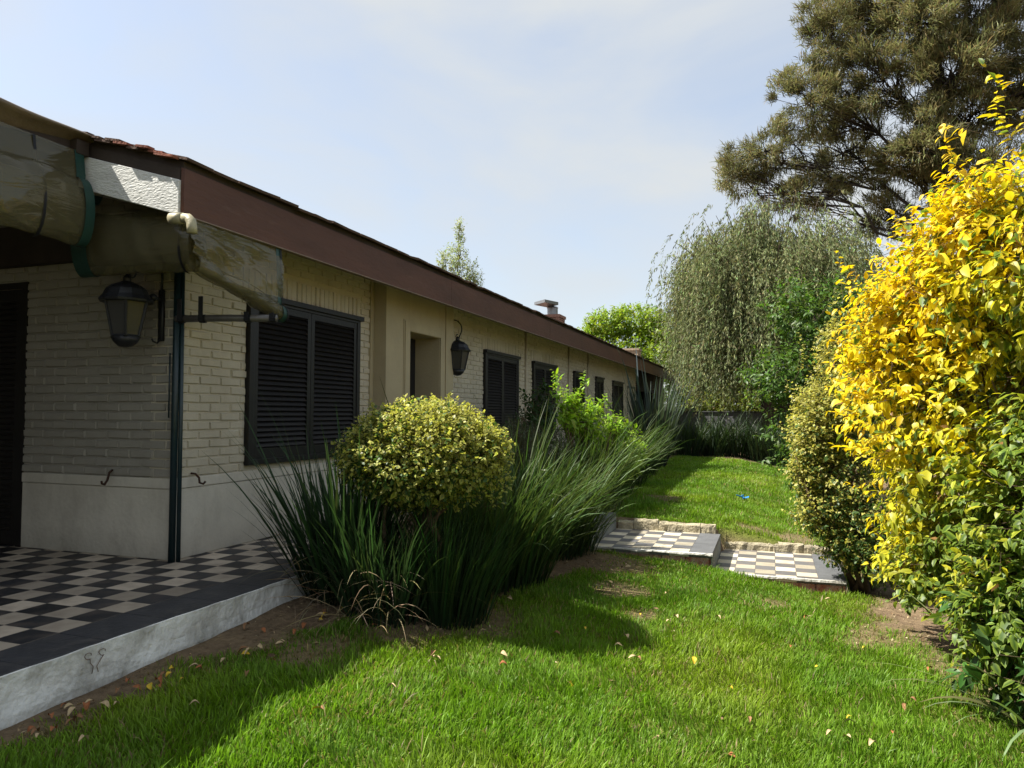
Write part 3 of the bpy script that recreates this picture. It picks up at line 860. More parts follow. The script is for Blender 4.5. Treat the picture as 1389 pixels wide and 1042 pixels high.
curtain('rolled_curtain', 'clear plastic porch curtain rolled under the higher eave at far left', (-1.07, -2.2), (-1.07, .93), 2.97, 2.97, 2.21, 2.27, (1, 0), 71, (.5, .885), 1.0, (.11, .10), True, True, gw=.12)
curtain('rolled_curtain', 'clear plastic porch curtain rolled under the white board end', (-1.33, 1.22), (-.26, 1.22), 2.78, 2.50, 2.11, 2.10, (0, -1), 75, (.93,), .9, (.115, .10), True, False, gw=.14)
curtain('rolled_curtain', 'sagging clear plastic curtain hung along the brown fascia near the window', (-.22, 1.07), (-.24, 2.05), 2.47, 2.47, 2.07, 1.86, (1, 0), 79, (.995,), 1.3, (.075, .06), False, True, asp=1.1)
cp = thing('curtain_pole', 'slim horizontal pole hanging on two black straps by the corner', 'pole', (XW, 1.58, 1.862))
MB().tube([(XW + .04, 1.58, 1.862), (-.47, 1.69, 1.868), (-.061, 1.795, 1.862)], .028, 10).build('tube', mat('grey_plastic_pole', (.12, .11, .10), .3, .4, 9, .3, 20, .5), cp, True)
for q in (.06, .27, .72, .97):
    c = np.array([XW + .04, 1.58, 1.862]) * (1 - q) + np.array([-.061, 1.795, 1.862]) * q
    hgt = {.06: .13, .27: .15, .72: .03, .97: .02}[q]
    b = MB().tube([c + np.array([-.022, -.006, 0]), c + np.array([.022, .006, 0])], .033, 10)
    b.obox(c + np.array([0, -.028, hgt / 2]), (.016, .004, 0), (0, .004, 0), (0, 0, hgt / 2 + .02))
    b.build('strap', M_strap, cp)

# ------------------------------------------------------------------ foliage builders
def template(kind):
    if kind == 'leaf':      # folded leaf: u along, v across, w out
        T = np.array([(0, 0, 0), (.30, -.42, .10), (.30, 0, 0), (.30, .42, .10), (.68, -.36, .10), (.68, 0, 0), (.68, .36, .10), (1, 0, 0)], float)
        Fc = [(0, 2, 1), (0, 3, 2), (1, 2, 4), (2, 5, 4), (2, 3, 5), (3, 6, 5), (4, 5, 7), (5, 6, 7)]
        edge = np.array([.2, 1, 0, 1, 1, 0, 1, .6])
    elif kind == 'small':
        T = np.array([(0, 0, 0), (.5, -.5, .12), (.5, 0, 0), (.5, .5, .12), (1, 0, 0)], float)
        Fc = [(0, 2, 1), (0, 3, 2), (1, 2, 4), (2, 3, 4)]
        edge = np.array([.3, 1, 0, 1, .6])
    else:                   # 'card': plain diamond
        T = np.array([(0, 0, 0), (.5, -.5, 0), (1, 0, 0), (.5, .5, 0)], float)
        Fc = [(0, 2, 1), (0, 3, 2)]
        edge = np.array([.5, 1, .5, 1])
    return T, np.array(Fc), edge


def leaves(P, D, N, L, W, c_mid, c_edge, kind='leaf', curl=.25):
    T, Fc, e = template(kind); n = len(P); k = len(T)
    D = norm(D); S = norm(np.cross(D, N)); N = np.cross(S, D)
    L = np.broadcast_to(L, (n,)); W = np.broadcast_to(W, (n,)); curl = np.broadcast_to(curl, (n,))
    u = T[None, :, 0] * L[:, None]; v = T[None, :, 1] * W[:, None]
    w = T[None, :, 2] * W[:, None] - curl[:, None] * L[:, None] * T[None, :, 0] ** 2
    V = P[:, None] + D[:, None] * u[..., None] + S[:, None] * v[..., None] + N[:, None] * w[..., None]
    Fa = (np.arange(n)[:, None, None] * k + Fc[None]).reshape(-1, 3)
    C = c_mid[:, None] * (1 - e)[None, :, None] + c_edge[:, None] * e[None, :, None]
    return V.reshape(-1, 3), Fa, C.reshape(-1, 3)


def ribbons(P, az, th0, th1, L, W, K, ctip, cbase, power=1.3, twist=0.0):
    n = len(P); b_ = lambda a: np.broadcast_to(np.asarray(a, float), (n,))
    az, th0, th1, L, W = map(b_, (az, th0, th1, L, W))
    h = np.stack([np.cos(az), np.sin(az), 0 * az], 1)
    sd = np.stack([-np.sin(az), np.cos(az), 0 * az], 1)
    tw = rng.normal(0, .5, n) * 1.0 + twist
    V = np.zeros((n, K + 1, 2, 3)); C = np.zeros((n, K + 1, 2, 3)); pos = P.astype(float).copy()
    for i in range(K + 1):
        t = i / K; th = th0 + (th1 - th0) * t ** power
        d = h * np.sin(th)[:, None] + np.array([0, 0, 1.0]) * np.cos(th)[:, None]
        nn = np.cross(sd, d); s = sd * np.cos(tw)[:, None] + nn * np.sin(tw)[:, None]
        wd = W * (min(1, .55 + 1.4 * t) if t < .35 else 1) * (1 - t ** 2.2 * .96)
        V[:, i, 0] = pos - s * (wd / 2)[:, None]; V[:, i, 1] = pos + s * (wd / 2)[:, None]
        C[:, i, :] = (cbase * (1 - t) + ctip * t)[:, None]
        pos = pos + d * (L / K)[:, None]
    base = np.arange(n)[:, None] * (2 * (K + 1)) + np.arange(K)[None] * 2
    Fq = np.stack([base, base + 1, base + 3, base + 2], -1).reshape(-1, 4)
    return V.reshape(-1, 3), Fq, C.reshape(-1, 3)


def jcol(c, n, v=.25, h=.12):
    c = np.array(c, float)
    k = np.exp(rng.normal(0, v, (n, 1)))
    return np.clip(c[None] * k * np.exp(rng.normal(0, h, (n, 3))), 0, .92)


def sph(n):
    d = rng.normal(size=(n, 3)); return norm(d)


def lobe_points(lobes, n, r0=.75, r1=1.05):
    """points in the outer shell of a union of ellipsoids + outward directions."""
    lobes = [(np.array(c, float), np.array(r, float)) for c, r in lobes]
    ar = np.array([(r[0] * r[1] + r[1] * r[2] + r[0] * r[2]) for c, r in lobes]); ar /= ar.sum()
    P, D = [], []
    while sum(map(len, P)) < n:
        k = rng.choice(len(lobes), size=n, p=ar); d = sph(n)
        q = rng.uniform(r0, r1, n)[:, None]
        c = np.array([lobes[i][0] for i in k]); r = np.array([lobes[i][1] for i in k])
        p = c + d * r * q; ok = np.ones(n, bool)
        for j, (cj, rj) in enumerate(lobes):
            ok &= (np.linalg.norm((p - cj) / rj, axis=1) > r0 * .93) | (k == j)
        P.append(p[ok]); D.append(norm(d / r)[ok])
    return np.concatenate(P)[:n], np.concatenate(D)[:n]


def twig_foliage(tips, dirs, per, tl, L, W, cm, ce, spread=.9, droop=.3, kind='leaf', curl=.25, up=.0):
    """leaves set along short twigs ending at the tips; returns mesh data and twig segments."""
    n = len(tips); N_ = n * per
    t = np.tile(np.linspace(0, 1, per), n) + rng.normal(0, .04, N_)
    dr = np.repeat(norm(dirs), per, 0); tp = np.repeat(tips, per, 0)
    tlv = np.repeat(np.broadcast_to(tl, (n,)), per)
    base = tp - dr * ((1 - t) * tlv)[:, None]
    side = norm(np.cross(dr, sph(N_)))
    D = norm(dr * .7 + side * spread + np.array([0, 0, -droop + up]) + rng.normal(0, .12, (N_, 3)))
    Nn = norm(np.array([0, 0, 1.0]) * 1.0 + dr * .5 + rng.normal(0, .35, (N_, 3)))
    Ls = L * np.exp(rng.normal(0, .26, N_)) * (1.05 - .35 * np.clip(t, 0, 1)); Ws = Ls * (W / L) * np.exp(rng.normal(0, .1, N_))
    V, F_, C = leaves(base, D, Nn, Ls, Ws, cm, ce, kind, np.abs(rng.normal(curl, .12, N_)))
    return V, F_, C


def twig_sticks(tips, dirs, tl, r, target=None):
    """thin three-sided sticks, tip back towards the inside."""
    n = len(tips); d = norm(dirs); A = tips - d * np.broadcast_to(tl, (n,))[:, None]
    B = tips; s = norm(np.cross(d, sph(n))); s2 = np.cross(d, s)
    V = np.zeros((n, 6, 3))
    for k in range(3):
        a = 2 * math.pi * k / 3; off = s * math.cos(a) + s2 * math.sin(a)
        V[:, k] = A + off * r; V[:, 3 + k] = B + off * r * .4
    base = np.arange(n)[:, None] * 6
    Fq = np.concatenate([np.stack([base[:, 0] + k, base[:, 0] + (k + 1) % 3, base[:, 0] + 3 + (k + 1) % 3, base[:, 0] + 3 + k], 1) for k in range(3)])
    return V.reshape(-1, 3), Fq


def cat_mesh(parts):
    V, F_, C = [], [], []; o = 0
    for v, f, c in parts:
        V.append(v); F_.append(f + o); C.append(c); o += len(v)
    return np.concatenate(V), np.concatenate(F_), np.concatenate(C)


def limb(b, p0, p1, r0, r1, wob=.08, n=7, seg=7):
    p0 = np.array(p0, float); p1 = np.array(p1, float); L = np.linalg.norm(p1 - p0)
    t = np.linspace(0, 1, seg); pts = p0 + (p1 - p0) * t[:, None]
    pts[1:-1] += rng.normal(0, wob * L / seg, (seg - 2, 3))
    b.tube(pts, r0 + (r1 - r0) * t, n)
    return pts


# ------------------------------------------------------------------ lawn
def lawn():
    out = []
    for (y0, y1, dens, L, W, K) in ((-1.6, 1.2, 10500, .050, .0064, 3), (1.2, 3.4, 8500, .046, .0070, 2), (3.4, 6.4, 5600, .042, .0082, 2), (6.4, 11, 2400, .05, .010, 2), (11, 20, 1000, .055, .016, 2)):
        x0, x1 = .36, 5.6
        n = int((x1 - x0) * (y1 - y0) * dens)
        x = rng.uniform(x0, x1, n); y = rng.uniform(y0, y1, n)
        # outside of what could be seen: drop
        keep = rng.random(n) < grass_prob(x, y)
        vis = (x - 3.485) < (y + 2.804) * .42 + .6
        vis &= (x - 3.485) > -(y + 2.804) * 1.35 - .4
        keep &= vis
        x, y = x[keep], y[keep]; n = len(x)
        z = gz(x, y) - .004
        tall = .65 + .8 * vnoise(x, y, .28, 41) ; pr = grass_prob(x, y)
        Ls = L * tall * (.45 + .55 * pr) * np.exp(rng.normal(0, .25, n))
        az = vnoise(x, y, .35, 43) * 9 + rng.normal(0, 1.3, n)
        th0 = np.abs(rng.normal(.2, .22, n)); th1 = th0 + np.abs(rng.normal(.75, .35, n))
        g = np.array([.18, .31, .02]); yl = np.array([.30, .36, .03]); dk = np.array([.10, .21, .018]); br = np.array([.26, .20, .09])
        q = vnoise(x, y, .6, 45)[:, None] * .7 + vnoise(x, y, .15, 46)[:, None] * .3
        c = dk * (1 - q) + g * q
        q2 = np.clip(vnoise(x, y, .9, 47)[:, None] * 1.6 - .75, 0, 1); c = c * (1 - q2 * .6) + yl * q2 * .6
        c = c * np.exp(rng.normal(0, .22, (n, 1)))
        dryp = .03 + .42 * (1 - pr) + .10 * np.clip(vnoise(x, y, .5, 48) - .55, 0, 1)
        dryp = dryp + .2 * np.clip(vnoise(x, y, .42, 49) * 1.8 - 1.05, 0, 1) + .12 * np.clip(vnoise(x, y, 1.3, 50) - .5, 0, 1) * (y > 2.6)
        isdry = rng.random(n) < dryp
        c[isdry] = br * np.exp(rng.normal(0, .25, (isdry.sum(), 1)))
        th1[isdry] += .5
        V, F_, C = ribbons(np.stack([x, y, z], 1), az, th0, th1, Ls, W * np.exp(rng.normal(0, .2, n)), K, c * 1.15, c * .8)
        out.append((V, F_, C))
    V, F_, C = cat_mesh(out)
    tag(npmesh('grass', V, F_, M_grass, col=C), kind='stuff')


lawn()


def litter():
    n = 26000
    x = rng.uniform(.36, 5.4, n); y = rng.uniform(-1.2, 6.2, n)
    pg_ = grass_prob(x, y); edge = np.clip(1 - pg_, 0, 1)
    keep = rng.random(n) < (.02 + .75 * edge * vnoise(x, y, .3, 55)) * ((x < bed_right(y) + .9) & ~((x > .35) & (x < 4.22) & (y > 4.8) & (y < 6.5)))
    x, y = x[keep], y[keep]; n = len(x)
    P = np.stack([x, y, gz(x, y) + .006 + .012 * grass_prob(x, y)], 1)
    D = rng.normal(0, 1, (n, 3)); D[:, 2] *= .25; N_ = rng.normal(0, .45, (n, 3)) + np.array([0, 0, 1.0])
    base = np.array([[.22, .14, .08], [.34, .25, .14], [.14, .09, .055], [.40, .33, .20]])[rng.integers(0, 4, n)]
    c = base * np.exp(rng.normal(0, .25, (n, 1)))
    L = np.exp(rng.normal(-3.85, .5, n))
    V, F_, C = leaves(P, D, N_, L, L * rng.uniform(.12, .6, n), c, c * .8, 'small', .2)
    tag(npmesh('leaf_litter', V, F_, M_grass2, col=C), kind='stuff')


M_grass2 = leaf_mat('dry_litter', .85, .1, .1, (1, 1, 1))
litter()


# ------------------------------------------------------------------ strap-leaved clumps
def strap_clump(name, label, cat, c, n, L, W, rbase, spread, bend, tip, base, lean=(0, 0), group=None, K=7, dead=0, flowers=0, m=None, low=0):
    t = thing(name, label, cat, c, group)
    P = np.zeros((n, 3)); r = rbase * np.sqrt(rng.random(n)); a = rng.uniform(0, 2 * math.pi, n)
    P[:, 0] = c[0] + r * np.cos(a); P[:, 1] = c[1] + r * np.sin(a); P[:, 2] = gz(P[:, 0], P[:, 1]) - .02
    dx = np.cos(a) * (.35 + r / rbase) + lean[0] + rng.normal(0, .45, n); dy = np.sin(a) * (.35 + r / rbase) + lean[1] + rng.normal(0, .45, n)
    az = np.arctan2(dy, dx); mag = np.hypot(dx, dy)
    th0 = np.clip(spread * mag * .5 + np.abs(rng.normal(0, .06, n)), 0, 1.0)
    th1 = th0 + np.abs(rng.normal(bend, bend * .5, n))
    Ls = L * np.exp(rng.normal(-.08, .2, n))
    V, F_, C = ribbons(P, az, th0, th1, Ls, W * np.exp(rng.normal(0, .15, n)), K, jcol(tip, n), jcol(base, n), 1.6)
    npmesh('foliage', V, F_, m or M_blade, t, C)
    if dead:
        k = dead; P2 = P[:k].copy(); P2[:, 1] -= rng.uniform(.05, .32, k); P2[:, 2] += rng.uniform(.02, .30, k)
        V, F_, C = ribbons(P2, rng.uniform(-2.6, .6, k), rng.uniform(.6, 1.2, k), rng.uniform(1.8, 2.8, k), rng.uniform(.25, .6, k), .007, 6, jcol((.30, .24, .14), k), jcol((.2, .15, .09), k), 1.0)
        npmesh('dead_leaves', V, F_, M_needle, t, C)
    for i in range(flowers):
        p = V.reshape(n, K + 1, 2, 3)[rng.integers(n), K, 0] if not dead else P[rng.integers(n)] + np.array([0, 0, .5])
        k = 6; d = np.stack([np.cos(np.arange(k) * 1.05), np.sin(np.arange(k) * 1.05), np.full(k, .3)], 1)
        v, f, cc = leaves(np.repeat(p[None], k, 0), d, np.repeat([[0, 0, 1.0]], k, 0), .035, .02, jcol((.8, .8, .78), k, .03, .01), jcol((.8, .8, .78), k, .03, .01), 'small', .2)
        npmesh('flower', v, f, M_leaf, t, cc)
    return t


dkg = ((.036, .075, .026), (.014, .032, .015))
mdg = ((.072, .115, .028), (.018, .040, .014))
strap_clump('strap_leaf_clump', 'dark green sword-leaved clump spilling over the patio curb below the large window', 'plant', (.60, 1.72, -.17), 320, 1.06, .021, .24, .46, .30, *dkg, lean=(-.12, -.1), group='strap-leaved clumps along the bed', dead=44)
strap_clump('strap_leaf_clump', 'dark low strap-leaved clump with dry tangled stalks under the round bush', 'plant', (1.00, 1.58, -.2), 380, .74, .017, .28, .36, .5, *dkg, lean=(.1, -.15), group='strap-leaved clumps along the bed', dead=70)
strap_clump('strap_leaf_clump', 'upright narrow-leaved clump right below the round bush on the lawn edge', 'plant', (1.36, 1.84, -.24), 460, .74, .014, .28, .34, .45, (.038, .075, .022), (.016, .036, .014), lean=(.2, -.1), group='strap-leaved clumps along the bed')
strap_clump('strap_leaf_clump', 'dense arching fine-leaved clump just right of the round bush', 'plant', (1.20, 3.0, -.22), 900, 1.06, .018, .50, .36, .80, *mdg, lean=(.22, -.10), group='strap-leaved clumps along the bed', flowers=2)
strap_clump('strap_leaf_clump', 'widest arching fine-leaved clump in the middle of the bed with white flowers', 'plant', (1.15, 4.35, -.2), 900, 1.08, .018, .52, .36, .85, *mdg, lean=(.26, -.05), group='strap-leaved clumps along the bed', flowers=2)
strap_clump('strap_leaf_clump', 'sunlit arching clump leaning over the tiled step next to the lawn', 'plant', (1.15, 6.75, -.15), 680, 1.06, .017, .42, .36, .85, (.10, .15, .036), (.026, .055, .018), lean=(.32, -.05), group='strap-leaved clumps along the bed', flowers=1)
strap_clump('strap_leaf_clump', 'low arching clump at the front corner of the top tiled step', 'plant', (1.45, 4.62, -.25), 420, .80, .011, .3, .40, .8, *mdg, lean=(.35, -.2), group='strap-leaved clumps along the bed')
for i, (x, y) in enumerate(((1.05, 8.4), (.95, 10.4), (.85, 12.4))):
    strap_clump('strap_leaf_clump', ['shaded arching clump right after the sunlit clump along the far lawn', 'shaded arching clump between lime shrub and far lawn', 'shaded arching clump nearest the tall sword-leaved plant'][i], 'plant', (x, y, -.13), 330, 1.15, .014, .38, .40, .75, *mdg, lean=(.3, 0), group='strap-leaved clumps along the bed', K=5)
strap_clump('strap_leaf_clump', 'fine-leaved clump behind the round bush under the second window', 'plant', (.35, 5.6, -.15), 380, .95, .012, .38, .3, .55, *mdg, lean=(.3, 0), group='strap-leaved clumps along the bed')
strap_clump('strap_leaf_clump', 'tall grey-green sword-leaved clump against the dark carport', 'plant', (.75, 15.0, -.12), 190, 2.1, .055, .34, .40, .22, (.070, .095, .070), (.03, .045, .032), group='sword-leaved plants by the end wall', K=5)
for i, (x, y) in enumerate(((1.7, 20.6), (2.45, 20.9), (3.2, 20.6), (3.9, 20.2), (1.0, 19.9))):  # shade over the far bed is put into these leaf colours
    strap_clump('strap_leaf_clump', ['dark strap-leaved clump at the left of the far bed beside the sword-leaved plant', 'dark strap-leaved clump centred before the grey garden wall', 'dark strap-leaved clump right of centre before the grey garden wall', 'dark strap-leaved clump at the far bed beside the willow trunk', 'low dark clump at the left end of the far bed'][i], 'plant', (x, y, -.3), 260, 1.3, .028, .5, .42, .7, (.035, .06, .022), (.014, .028, .013), group='dark clumps before the end wall', K=5, flowers=2 if i < 4 else 0)


# ------------------------------------------------------------------ shrubs
def shrub(name, label, lobes, base, n, per, tl, L, W, cm, ce, cat='shrub', stem_r=.03, inner=.3, up=.25, droop=.3, spread=.9, kind='leaf', m=None, group=None, colfun=None, shoots=None, nstem=5, r0=.72, curl=.25, clump=0.0, cmin=.12):
    t = thing(name, label, cat, base, group)
    P, D = lobe_points(lobes, n, r0, 1.05)
    if clump:
        keep = rng.random(n) < np.clip(vnoise(P[:, 0] + P[:, 2] * .7, P[:, 1] - P[:, 2] * .6, clump, 77) * 2.4 - .35, cmin, 1)
        P, D = P[keep], D[keep]
    ni = int(len(P) * inner)
    if ni:
        Pi, Di = lobe_points(lobes, ni, .35, r0); P = np.concatenate([P, Pi]); D = np.concatenate([D, Di])
    D = norm(D + np.array([0, 0, up]) + rng.normal(0, .35, D.shape))
    z0 = gz(P[:, 0], P[:, 1]); ok = P[:, 2] > z0 + .03; P, D = P[ok], D[ok]
    if shoots is not None:
        SP, SD = [], []
        for (p, q, k) in shoots:
            p = np.array(p, float); q = np.array(q, float)
            for i in range(k):
                f = (i + 1) / k; SP.append(p + (q - p) * f + rng.normal(0, .02, 3)); SD.append(norm(q - p) + rng.normal(0, .3, 3))
        P = np.concatenate([P, np.array(SP)]); D = np.concatenate([D, norm(np.array(SD))])
    nn = len(P) * per
    Pr = np.repeat(P, per, 0)
    CM, CE = (colfun(Pr) if colfun else (jcol(cm, nn), jcol(ce, nn)))
    V, F_, C = twig_foliage(P, D, per, tl, L, W, CM, CE, spread, droop, kind, curl)
    npmesh('foliage', V, F_, m or M_leaf, t, C)
    sv, sf = twig_sticks(P, D, tl * 1.6, .0011 * (1 + L * 10))
    b = MB()
    for i in range(nstem):
        c, r = lobes[i % len(lobes)]
        tgt = np.array(c, float) + rng.normal(0, .35, 3) * np.array(r)
        p0 = np.array(base, float) + np.array([rng.normal(0, .06), rng.normal(0, .06), -.05])
        pts = limb(b, p0, tgt, stem_r, stem_r * .45, .25, 6)
        for j in range(4):
            q = pts[rng.integers(2, 7)]; c2 = np.array(c, float) + sph(1)[0] * np.array(r) * .8
            limb(b, q, c2, stem_r * .4, stem_r * .12, .25, 5)
    for v_, f_ in ((sv, sf),): b.add(v_, [tuple(q) for q in f_.tolist()])
    b.build('stems', M_twig, t, True)
    return t


# clipped round bush
def variegated(P, k, cream, green):
    n = len(P); isg = rng.random(n) > k
    ce = np.where(isg[:, None], np.array(green) * 1.5, np.array(cream)); cm = np.where(isg[:, None], np.array(green), np.array(green) * 1.3 + np.array(cream) * .22)
    j = np.exp(rng.normal(0, .22, (n, 1))); return np.clip(cm * j, 0, .85), np.clip(ce * j, 0, .85)


def col_var(P): return variegated(P, np.clip(.62 + (P[:, 2] - .85) * .5 + (P[:, 0] - 1.15) * .25, .3, .92), (.66, .60, .13), (.055, .105, .022))  # leaf variegation, with the sunlit top and right painted in as more cream


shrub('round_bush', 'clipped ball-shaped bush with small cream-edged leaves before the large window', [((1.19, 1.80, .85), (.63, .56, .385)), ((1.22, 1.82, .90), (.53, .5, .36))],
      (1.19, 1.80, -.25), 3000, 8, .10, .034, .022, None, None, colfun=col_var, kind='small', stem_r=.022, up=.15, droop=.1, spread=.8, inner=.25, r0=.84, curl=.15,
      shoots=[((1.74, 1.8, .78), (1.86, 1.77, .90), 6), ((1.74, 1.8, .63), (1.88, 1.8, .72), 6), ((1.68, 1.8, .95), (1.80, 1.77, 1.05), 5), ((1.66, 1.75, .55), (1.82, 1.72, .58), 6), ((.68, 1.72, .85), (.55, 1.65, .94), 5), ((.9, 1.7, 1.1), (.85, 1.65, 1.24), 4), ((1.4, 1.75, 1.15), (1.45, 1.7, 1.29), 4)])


def col_hedge(P): return variegated(P, np.clip(.58 + (P[:, 2] - .5) * .25 - (P[:, 0] - 4.0) * .4, .15, .9), (.72, .62, .15), (.055, .105, .025))  # variegated leaves; light on the left and top put in as extra cream


shrub('variegated_shrub', 'upright cream-and-green small-leaved shrub between path end and golden hedge', [((4.10, 5.35, .55), (.44, .55, .62)), ((3.95, 5.25, 1.05), (.33, .45, .5)), ((4.10, 5.4, 1.55), (.22, .30, .60)), ((4.36, 5.2, .15), (.40, .5, .5)), ((3.86, 5.2, .62), (.24, .3, .30)), ((4.2, 5.1, 1.25), (.24, .3, .4)), ((3.92, 5.1, .2), (.26, .3, .3)), ((4.18, 5.15, -.12), (.30, .35, .28)), ((4.5, 5.0, -.2), (.3, .4, .3))],
      (4.33, 5.28, -.58), 3000, 8, .15, .042, .026, None, None, colfun=col_hedge, kind='small', stem_r=.03, up=.35, inner=.3, r0=.74, nstem=7, curl=.2,
      shoots=[((4.0, 5.2, 1.5), (3.93, 5.1, 2.05), 8), ((3.75, 5.2, 1.2), (3.66, 5.1, 1.5), 6), ((4.2, 5.2, 1.7), (4.28, 5.1, 2.2), 8), ((3.7, 5.1, .5), (3.56, 5.0, .62), 6), ((4.1, 5.3, 2.0), (4.15, 5.3, 2.45), 8), ((3.85, 5.2, 1.6), (3.78, 5.1, 1.95), 7), ((3.7, 5.1, .9), (3.55, 5.0, 1.05), 6), ((3.75, 5.1, .1), (3.6, 5.0, .2), 6)])


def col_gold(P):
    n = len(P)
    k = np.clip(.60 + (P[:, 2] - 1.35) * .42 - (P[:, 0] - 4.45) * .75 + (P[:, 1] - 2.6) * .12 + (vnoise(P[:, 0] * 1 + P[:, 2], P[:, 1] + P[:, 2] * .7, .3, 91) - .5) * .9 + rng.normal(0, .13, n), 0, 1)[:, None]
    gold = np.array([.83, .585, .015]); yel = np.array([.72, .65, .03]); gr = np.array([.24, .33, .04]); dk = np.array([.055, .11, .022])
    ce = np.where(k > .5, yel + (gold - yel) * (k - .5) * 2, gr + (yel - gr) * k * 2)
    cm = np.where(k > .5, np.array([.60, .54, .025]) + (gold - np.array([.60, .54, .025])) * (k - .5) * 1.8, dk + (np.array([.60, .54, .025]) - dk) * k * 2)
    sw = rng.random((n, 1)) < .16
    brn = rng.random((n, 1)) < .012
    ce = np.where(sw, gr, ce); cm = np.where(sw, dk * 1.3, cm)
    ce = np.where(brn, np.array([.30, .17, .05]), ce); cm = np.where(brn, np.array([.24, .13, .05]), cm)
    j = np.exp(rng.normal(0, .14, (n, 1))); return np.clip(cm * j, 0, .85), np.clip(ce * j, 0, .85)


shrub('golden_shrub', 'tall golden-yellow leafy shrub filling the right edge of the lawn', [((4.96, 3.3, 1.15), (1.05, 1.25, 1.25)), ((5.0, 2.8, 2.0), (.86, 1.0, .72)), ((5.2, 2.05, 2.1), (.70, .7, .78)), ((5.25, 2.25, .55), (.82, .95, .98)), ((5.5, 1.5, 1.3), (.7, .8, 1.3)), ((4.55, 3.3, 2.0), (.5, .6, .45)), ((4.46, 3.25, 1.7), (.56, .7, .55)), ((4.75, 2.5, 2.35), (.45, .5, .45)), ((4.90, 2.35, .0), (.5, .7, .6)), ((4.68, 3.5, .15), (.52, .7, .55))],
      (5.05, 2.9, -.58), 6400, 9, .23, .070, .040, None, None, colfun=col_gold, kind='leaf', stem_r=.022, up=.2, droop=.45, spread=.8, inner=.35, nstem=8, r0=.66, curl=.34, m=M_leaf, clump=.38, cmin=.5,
      shoots=[((4.85, 1.9, 2.6), (4.60, 1.65, 3.02), 7), ((4.7, 2.2, 2.5), (4.40, 1.95, 2.86), 7), ((4.5, 2.8, 2.3), (4.26, 2.6, 2.55), 6), ((4.2, 2.9, 1.9), (3.95, 2.7, 2.30), 7), ((4.1, 2.9, 1.3), (3.86, 2.65, 1.32), 6), ((4.9, 1.6, 2.5), (4.72, 1.3, 2.75), 6)])

shrub('glossy_shrub', 'low dark glossy broad-leaved shrub at the foot of the golden shrub', [((4.80, 2.05, -.30), (.36, .40, .24)), ((4.72, 2.15, .06), (.36, .3, .20)), ((5.0, 1.7, -.2), (.3, .3, .3))],
      (5.0, 2.1, -.6), 60, 9, .12, .13, .048, (.035, .085, .018), (.045, .11, .022), m=M_gloss, up=.5, droop=0, spread=.9, inner=.1, r0=.6, nstem=5, stem_r=.013, curl=.3)
strap_clump('strap_leaf_clump', 'sparse pale strap leaves arching over soil under the golden shrub', 'plant', (4.9, 2.1, -.6), 16, .8, .017, .15, .9, 1.0, (.22, .27, .12), (.08, .12, .04), lean=(-1.2, -.2))


def col_spring(P):
    n = len(P); return jcol((.20, .34, .02), n, .25), jcol((.28, .44, .03), n, .25)


shrub('lime_shrub', 'bright lime-green leafy shrub among the bed plants by the wall', [((1.0, 7.3, .95), (.34, .55, .48)), ((.92, 6.7, 1.2), (.24, .36, .38)), ((1.28, 8.0, .85), (.30, .42, .38)), ((1.5, 8.4, .55), (.26, .4, .36))], (1.0, 7.3, -.15), 300, 9, .17, .085, .036, None, None,
      colfun=col_spring, up=.5, droop=.25, inner=.4, r0=.6, shoots=[((.88, 6.3, 1.4), (.84, 6.2, 1.72), 6), ((1.0, 7.0, 1.3), (1.05, 6.9, 1.70), 6), ((1.2, 7.6, 1.1), (1.25, 7.5, 1.45), 6)])
shrub('dark_leafy_shrub', 'dark green leafy shrub climbing beside the third window', [((-.05, 8.5, 1.05), (.4, .7, .65)), ((-.1, 7.9, .8), (.4, .5, .5))], (-.05, 8.4, -.15), 210, 9, .18, .085, .038, (.035, .075, .02), (.045, .095, .025), up=.4, inner=.5, r0=.6)
shrub('grey_shrub', 'dusky grey-green fine-leaved shrub mound behind the arching clumps', [((.45, 6.2, .55), (.50, .75, .60)), ((.2, 6.6, .5), (.5, .6, .60)), ((.75, 7.0, .45), (.45, .6, .62))], (.3, 7.3, -.15), 1500, 10, .14, .034, .010, (.075, .10, .055), (.10, .125, .07), kind='card', up=.6, droop=0, inner=.4, r0=.66)


# ------------------------------------------------------------------ trees
def tree_base(name, label, loc, cat='tree', group=None):
    return thing(name, label, cat, loc, group)


# citrus-like tree behind the hedge
t = tree_base('leafy_tree', 'fresh green leafy tree standing behind the variegated shrub', (4.4, 9.3, -.45))
lob = [((4.10, 9.2, 2.75), (.80, .7, .66)), ((3.68, 9.0, 1.75), (.66, .7, .58)), ((4.5, 9.2, 1.9), (.9, .9, .8)), ((4.05, 9.2, .8), (.80, .8, .85)), ((5.1, 9.4, 2.6), (.9, .9, .8)), ((5.2, 9.4, 1.0), (.9, .9, 1.0))]
P, D = lobe_points(lob, 1900, .55, 1.08); D = norm(D + np.array([0, 0, .3]) + rng.normal(0, .4, D.shape)); n = len(P) * 9
V, F_, C = twig_foliage(P, D, 9, .24, .085, .042, jcol((.060, .115, .020), n, .35), jcol((.085, .155, .026), n, .35), .9, .3, 'leaf', .25)
npmesh('crown', V, F_, M_leaf, t, C)
b = MB(); limb(b, (4.4, 9.3, -.5), (4.3, 9.2, 1.2), .08, .06)
for c, r in lob: limb(b, (4.3, 9.2, .9), np.array(c), .045, .012, .2)
b.build('trunk', M_bark, t, True)

